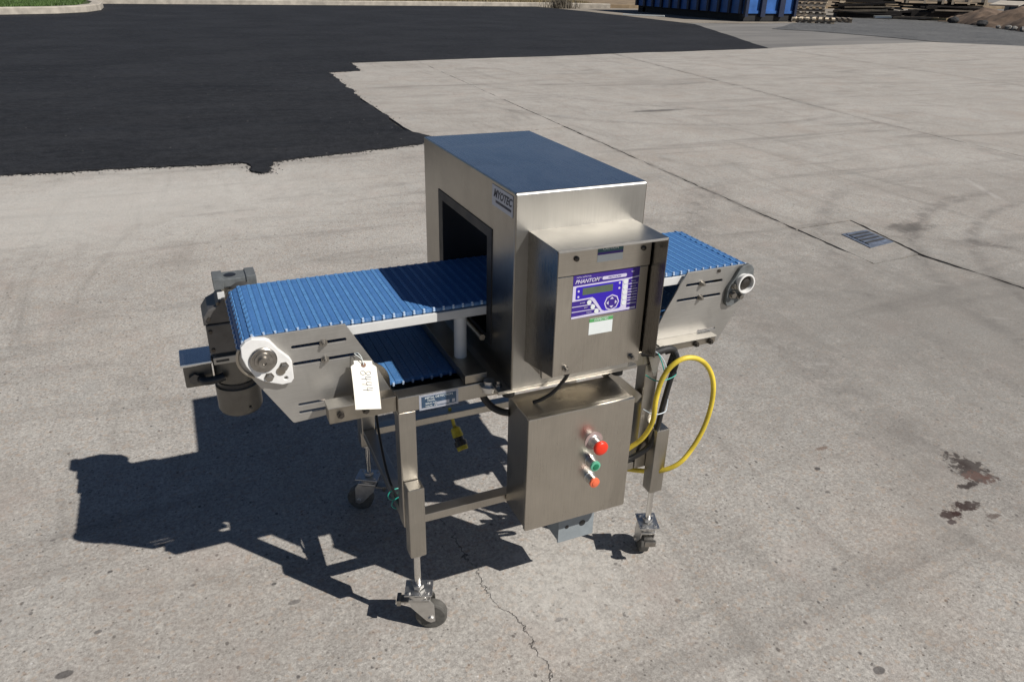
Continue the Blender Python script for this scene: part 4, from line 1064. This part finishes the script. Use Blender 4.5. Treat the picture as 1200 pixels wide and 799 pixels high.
# ---- casters
def caster(parent_xy, trail, wr, par):
    x, y = parent_xy; c, s_ = math.cos(trail), math.sin(trail)
    Rm = Matrix.Translation((x, y, 0)) @ Matrix.Rotation(trail, 4, 'Z')
    stem = MB(); stem.cyl((x, y, .135), (x, y, .275), .0088, 16)
    root_ = build('caster', stem, M['polished'], par)
    build('nut', MB().cyl((x, y, .1415), (x, y, .152), .016, 6).cyl((x, y, .2545), (x, y, .2636), .015, 6), M['chrome'], root_)
    b = MB().box(-.036, .040, -.031, .031, .134, .1375, .0012, Rm)
    for bx_ in (-.024, .027):
        for by_ in (-.02, .02): b.cyl(Rm @ Vector((bx_, by_, .137)), Rm @ Vector((bx_, by_, .142)), .0045, 6)
    build('top_plate', b, M['chrome'], root_)
    b = MB(); b.lathe((0, 0, .115), (0, 0, 1), [(0, .024), (.004, .029), (.014, .029), (.0185, .022)], 28); bmesh.ops.transform(b.b, matrix=Rm, verts=b.b.verts[:])
    build('swivel_race', b, M['chrome'], root_)
    # fork: crown and two cheeks sweeping back to the axle
    off = .034
    fk = MB().box(-.026, .034, -.0225, .0225, .104, .1145, .003, Rm)
    for sg in (-1, 1):
        me_pts = [(-.026, .110), (.034, .110), (.044, .095), (off + .012, wr - .008), (off, wr - .013), (off - .012, wr - .007), (-.018, .085)]
        vs = [fk.b.verts.new(Rm @ Vector((px_, sg * .0195, pz_))) for px_, pz_ in me_pts]
        f_ = fk.b.faces.new(vs); r_ = bmesh.ops.extrude_face_region(fk.b, geom=[f_])
        nv = [g for g in r_['geom'] if isinstance(g, bmesh.types.BMVert)]
        bmesh.ops.translate(fk.b, verts=nv, vec=(Rm.to_3x3() @ Vector((0, sg * .003, 0))))
    build('fork', fk, M['chrome'], root_)
    A = Rm @ Vector((off, -.0155, wr)); ax = Rm.to_3x3() @ Vector((0, 1, 0))
    wl = build('wheel', MB().lathe(A, ax, [(0, wr - .012), (0, wr - .006), (.003, wr - .001), (.006, wr), (.025, wr), (.028, wr - .001), (.031, wr - .006), (.031, wr - .012)], 36), M['wheel'], root_, 30)
    build('hub', MB().lathe(A - ax * .001, ax, [(0, .0), (0, .011), (.0025, .011), (.003, .027), (-.001 + .004, wr - .0115), (.029, wr - .0115), (.0295, .027), (.030, .011), (.033, .011), (.033, 0)], 32), M['hub'], wl, 30)
    build('axle_bolt', MB().cyl(A - ax * .011, A - ax * .0045, .0085, 6).cyl(A + ax * .0355, A + ax * .042, .0085, 6), M['chrome'], root_)
    # brake lever
    build('brake_lever', MB().box(-.052, -.022, -.014, .014, .094, .100, .002, Rm).box(-.060, -.048, -.017, .017, .086, .105, .002, Rm), M['bolt'], root_)
legs = [o for o in mc.children if o.name.split('.')[0] == 'leg']
for leg, (s_, lx, ly, fx, fy), tr in zip(legs, LEGS, (R(-22), R(70), R(150), R(40))):
    # the stem screws into the height sleeve
    caster((fx + LW / 2, fy + LW / 2), tr, .044, mc)

# ---- cables that belong to the machine
build('control_cable', MB().tube([(.115, -.07, .815), (.118, -.072, .795), (.118, -.045, .755), (.105, -.02, .715), (.085, .0, .690), (.07, .012, .679)], .0048, 10), M['black_cable'], mc)
build('cable_gland', MB().cyl((.115, -.07, .812), (.115, -.07, .792), .0085, 6), M['black_plastic'], mc)
build('motor_cable', MB().tube([(.505, .07, .716), (.520, .055, .724), (.525, .040, .70), (.508, .036, .64), (.495, .037, .56), (.486, .040, .48), (.470, .047, .42), (.42, .07, .375), (.37, .09, .37), (.33, .09, .40)], .0085, 10), M['black_cable'], mc)
build('black_hose', MB().tube([(.40, .10, .72), (.45, .058, .728), (.497, .052, .735), (.524, .055, .722), (.520, .056, .69), (.512, .056, .66)], .010, 12), M['rubber'], mc)
build('low_cable', MB().tube([(.29, .05, .345), (.34, .045, .36), (.366, .05, .335), (.355, .055, .315), (.32, .06, .318), (.27, .06, .33)], .0055, 10), M['black_cable'], mc)
build('side_cable', MB().tube([(-.235, .50, .70), (-.238, .47, .60), (-.250, .40, .50), (-.26, .30, .42), (-.262, .22, .375), (-.255, .14, .36)], .004, 8), M['black_cable'], mc)
build('conduit_fitting', MB().lathe((-.035, .055, .712), (0, 0, 1), [(0, .018), (.012, .018), (.012, .024), (.018, .024), (.018, .014), (.03, .014)], 20), M['chrome'], mc)
build('conduit_pipe', MB().tube([(-.035, .10, .690), (-.030, .10, .665), (-.012, .09, .64), (.008, .075, .63), (.025, .06, .63)], .0095, 12), M['rubber'], mc)
for (p_, r_) in (((-.250, .16, .347), .026), ((-.250, .20, .347), .0255)):
    ring_ = [(p_[0] + r_ * math.cos(a * .5236) * 1.0, p_[1], p_[2] + r_ * .75 * math.sin(a * .5236)) for a in range(12)]
    build('cable_tie', MB().tube(ring_, .0018, 6, 2, True), M['teal'], mc)
# knotted ties at the right front leg
build('cable_tie', MB().tube([(.455, .034, .738), (.462, .020, .712), (.470, .014, .680), (.476, .02, .664)], .0016, 6), M['teal'], mc)
build('cable_tie', MB().tube([(.440, .060, .660), (.455, .028, .655), (.490, .024, .655), (.520, .03, .660), (.533, .05, .668)], .0016, 6), M['teal'], mc)
build('cable_tie', MB().tube([(.446, .06, .742), (.462, .03, .730), (.472, .012, .700), (.470, .012, .668)], .0014, 6), M['white_tie'], mc)
build('cable_tie', MB().tube([(.446, .06, .547), (.46, .026, .546), (.495, .024, .548), (.512, .04, .556), (.520, .05, .570)], .0014, 6), M['white_tie'], mc)
build('strap_bracket', MB().poly([(.438, .062, .735), (.490, .062, .742), (.470, .055, .655), (.462, .055, .655)], .002, (0, -1, 0)), M['steel_bright'], mc)

# ================================================================== THINGS ON THE MACHINE
cord = build('power_cord', MB().tube([(.36, .13, .39), (.385, .075, .40), (.415, .055, .43), (.440, .035, .470), (.452, .018, .53), (.453, .016, .60), (.462, .014, .66), (.480, .006, .704), (.515, -.002, .728), (.560, -.006, .720), (.600, -.008, .685), (.624, -.01, .63), (.629, -.01, .56), (.617, -.008, .485), (.588, -.006, .42), (.548, -.002, .372), (.505, .03, .336), (.47, .09, .308), (.40, .13, .315), (.33, .15, .34)], .0072, 12), M['yellow'])
tag(cord, 'yellow power cord looped and tied to the right front leg of the machine', 'power cord')
build('cord_end', MB().tube([(.415, .10, .42), (.418, .095, .50), (.420, .10, .54)], .0075, 10), M['yellow'], cord)
pg = thing('cord_plug', 'worn yellow locking plug hanging under the frame in the shade', 'plug', (.075, .5, .28))
ax = Vector((.13, -.66, -.74)).normalized(); a0 = Vector((.040, .535, .300))
def lathe_at(d0, prof, mat, nm): return build(nm, MB().lathe(a0 + ax * d0 * 1.0, ax, [(q_[0], q_[1]) for q_ in prof], 24), M[mat], pg, 30)
build('cord_stub', MB().tube([(.03, .555, .365), (.034, .545, .335), tuple(a0)], .006, 8), M['yellow_dirty'], pg)
lathe_at(0, [(0, .010), (.006, .016), (.034, .0185), (.036, .014)], 'yellow_dirty', 'body')
lathe_at(.036, [(0, .015), (.012, .015), (.014, .0205), (.030, .0215), (.032, .019)], 'black_plastic', 'collar')
lathe_at(.066, [(0, .0185), (.014, .0185), (.015, .0165), (.015, 0)], 'yellow_dirty', 'face')
lathe_at(.0812, [(0, .011), (.0006, .0105), (.0006, 0)], 'dark_bolt', 'socket')

# paper tag on a string
tg = thing('price_tag', 'cream paper tag with handwritten 8444 hanging from the left end of the conveyor', 'tag', (-.34, .12, .81))
TL, TR = Vector((-.363, .128, .824)), Vector((-.303, .125, .813)); BL, BR = Vector((-.372, .062, .727)), Vector((-.311, .060, .717))
def tp(u, v, n=0.0):
    a = TL.lerp(TR, u); b_ = BL.lerp(BR, u); p = a.lerp(b_, v)
    nn = (TR - TL).cross(BL - TL).normalized(); nn = nn if nn.y < 0 else -nn
    return p + nn * (n + .004 * math.sin(v * 3.0) * 1.0)
b = MB(); rows = []
cols = [0, .14, .5, .86, 1]
for j in range(9):
    v = j / 8; rows.append([b.b.verts.new(tp(u if v > .001 or 0 < i < 4 else (.14 if u == 0 else .86), (v if not (i in (0, 4) and j == 0) else .07), .0)) for i, u in enumerate(cols)])
for j in range(8):
    for i in range(4):
        try: b.b.faces.new((rows[j][i], rows[j][i + 1], rows[j + 1][i + 1], rows[j + 1][i]))
        except Exception: pass
r_ = bmesh.ops.extrude_face_region(b.b, geom=b.b.faces[:])
nn = (TR - TL).cross(BL - TL).normalized(); nn = nn if nn.y < 0 else -nn
bmesh.ops.translate(b.b, verts=[g for g in r_['geom'] if isinstance(g, bmesh.types.BMVert)], vec=nn * .0006)
pa = build('paper', b, M['tag_paper'], tg)
ey = tp(.5, .09, .0013)
build('eyelet', MB().lathe(ey - nn * .0006, nn, [(0, .0062), (.0008, .006), (.001, .0028)], 16), simple('brown_eyelet', (.20, .11, .07), .7, 0, .2, 60), tg)
build('string', MB().tube([tuple(ey), (-.337, .118, .832), (-.343, .128, .840), (-.35, .138, .836), (-.343, .139, .828), (-.334, .122, .822), tuple(ey + nn * .001)], .0009, 6), M['label_white'], tg)
# handwriting, running down the tag
def stroke(pts, w=.0010):
    return [tp(u, v, .0014) for u, v in pts]
glyphs = {'8': [[(.5, .0), (.9, .1), (.95, .32), (.55, .5), (.1, .62), (.05, .88), (.5, 1.), (.9, .86), (.85, .62), (.4, .42), (.12, .25), (.2, .06), (.5, 0)]],
          '4': [[(.25, .0), (.12, .55), (.9, .5)], [(.75, .05), (.6, 1.)]]}
hand = MB()
for gi, ch in enumerate('8444'):
    for st_ in glyphs[ch]:
        pts = []
        for (a, b_) in st_:
            # glyph x runs down the tag, glyph y runs to the left
            pts.append(tp(.74 - b_ * .40 + .02 * gi * .3, .215 + gi * .112 + a * .088, .0012))
        hand.tube([tuple(p) for p in pts], .00055, 5, 4)
build('handwriting', hand, M['ink'], pa)
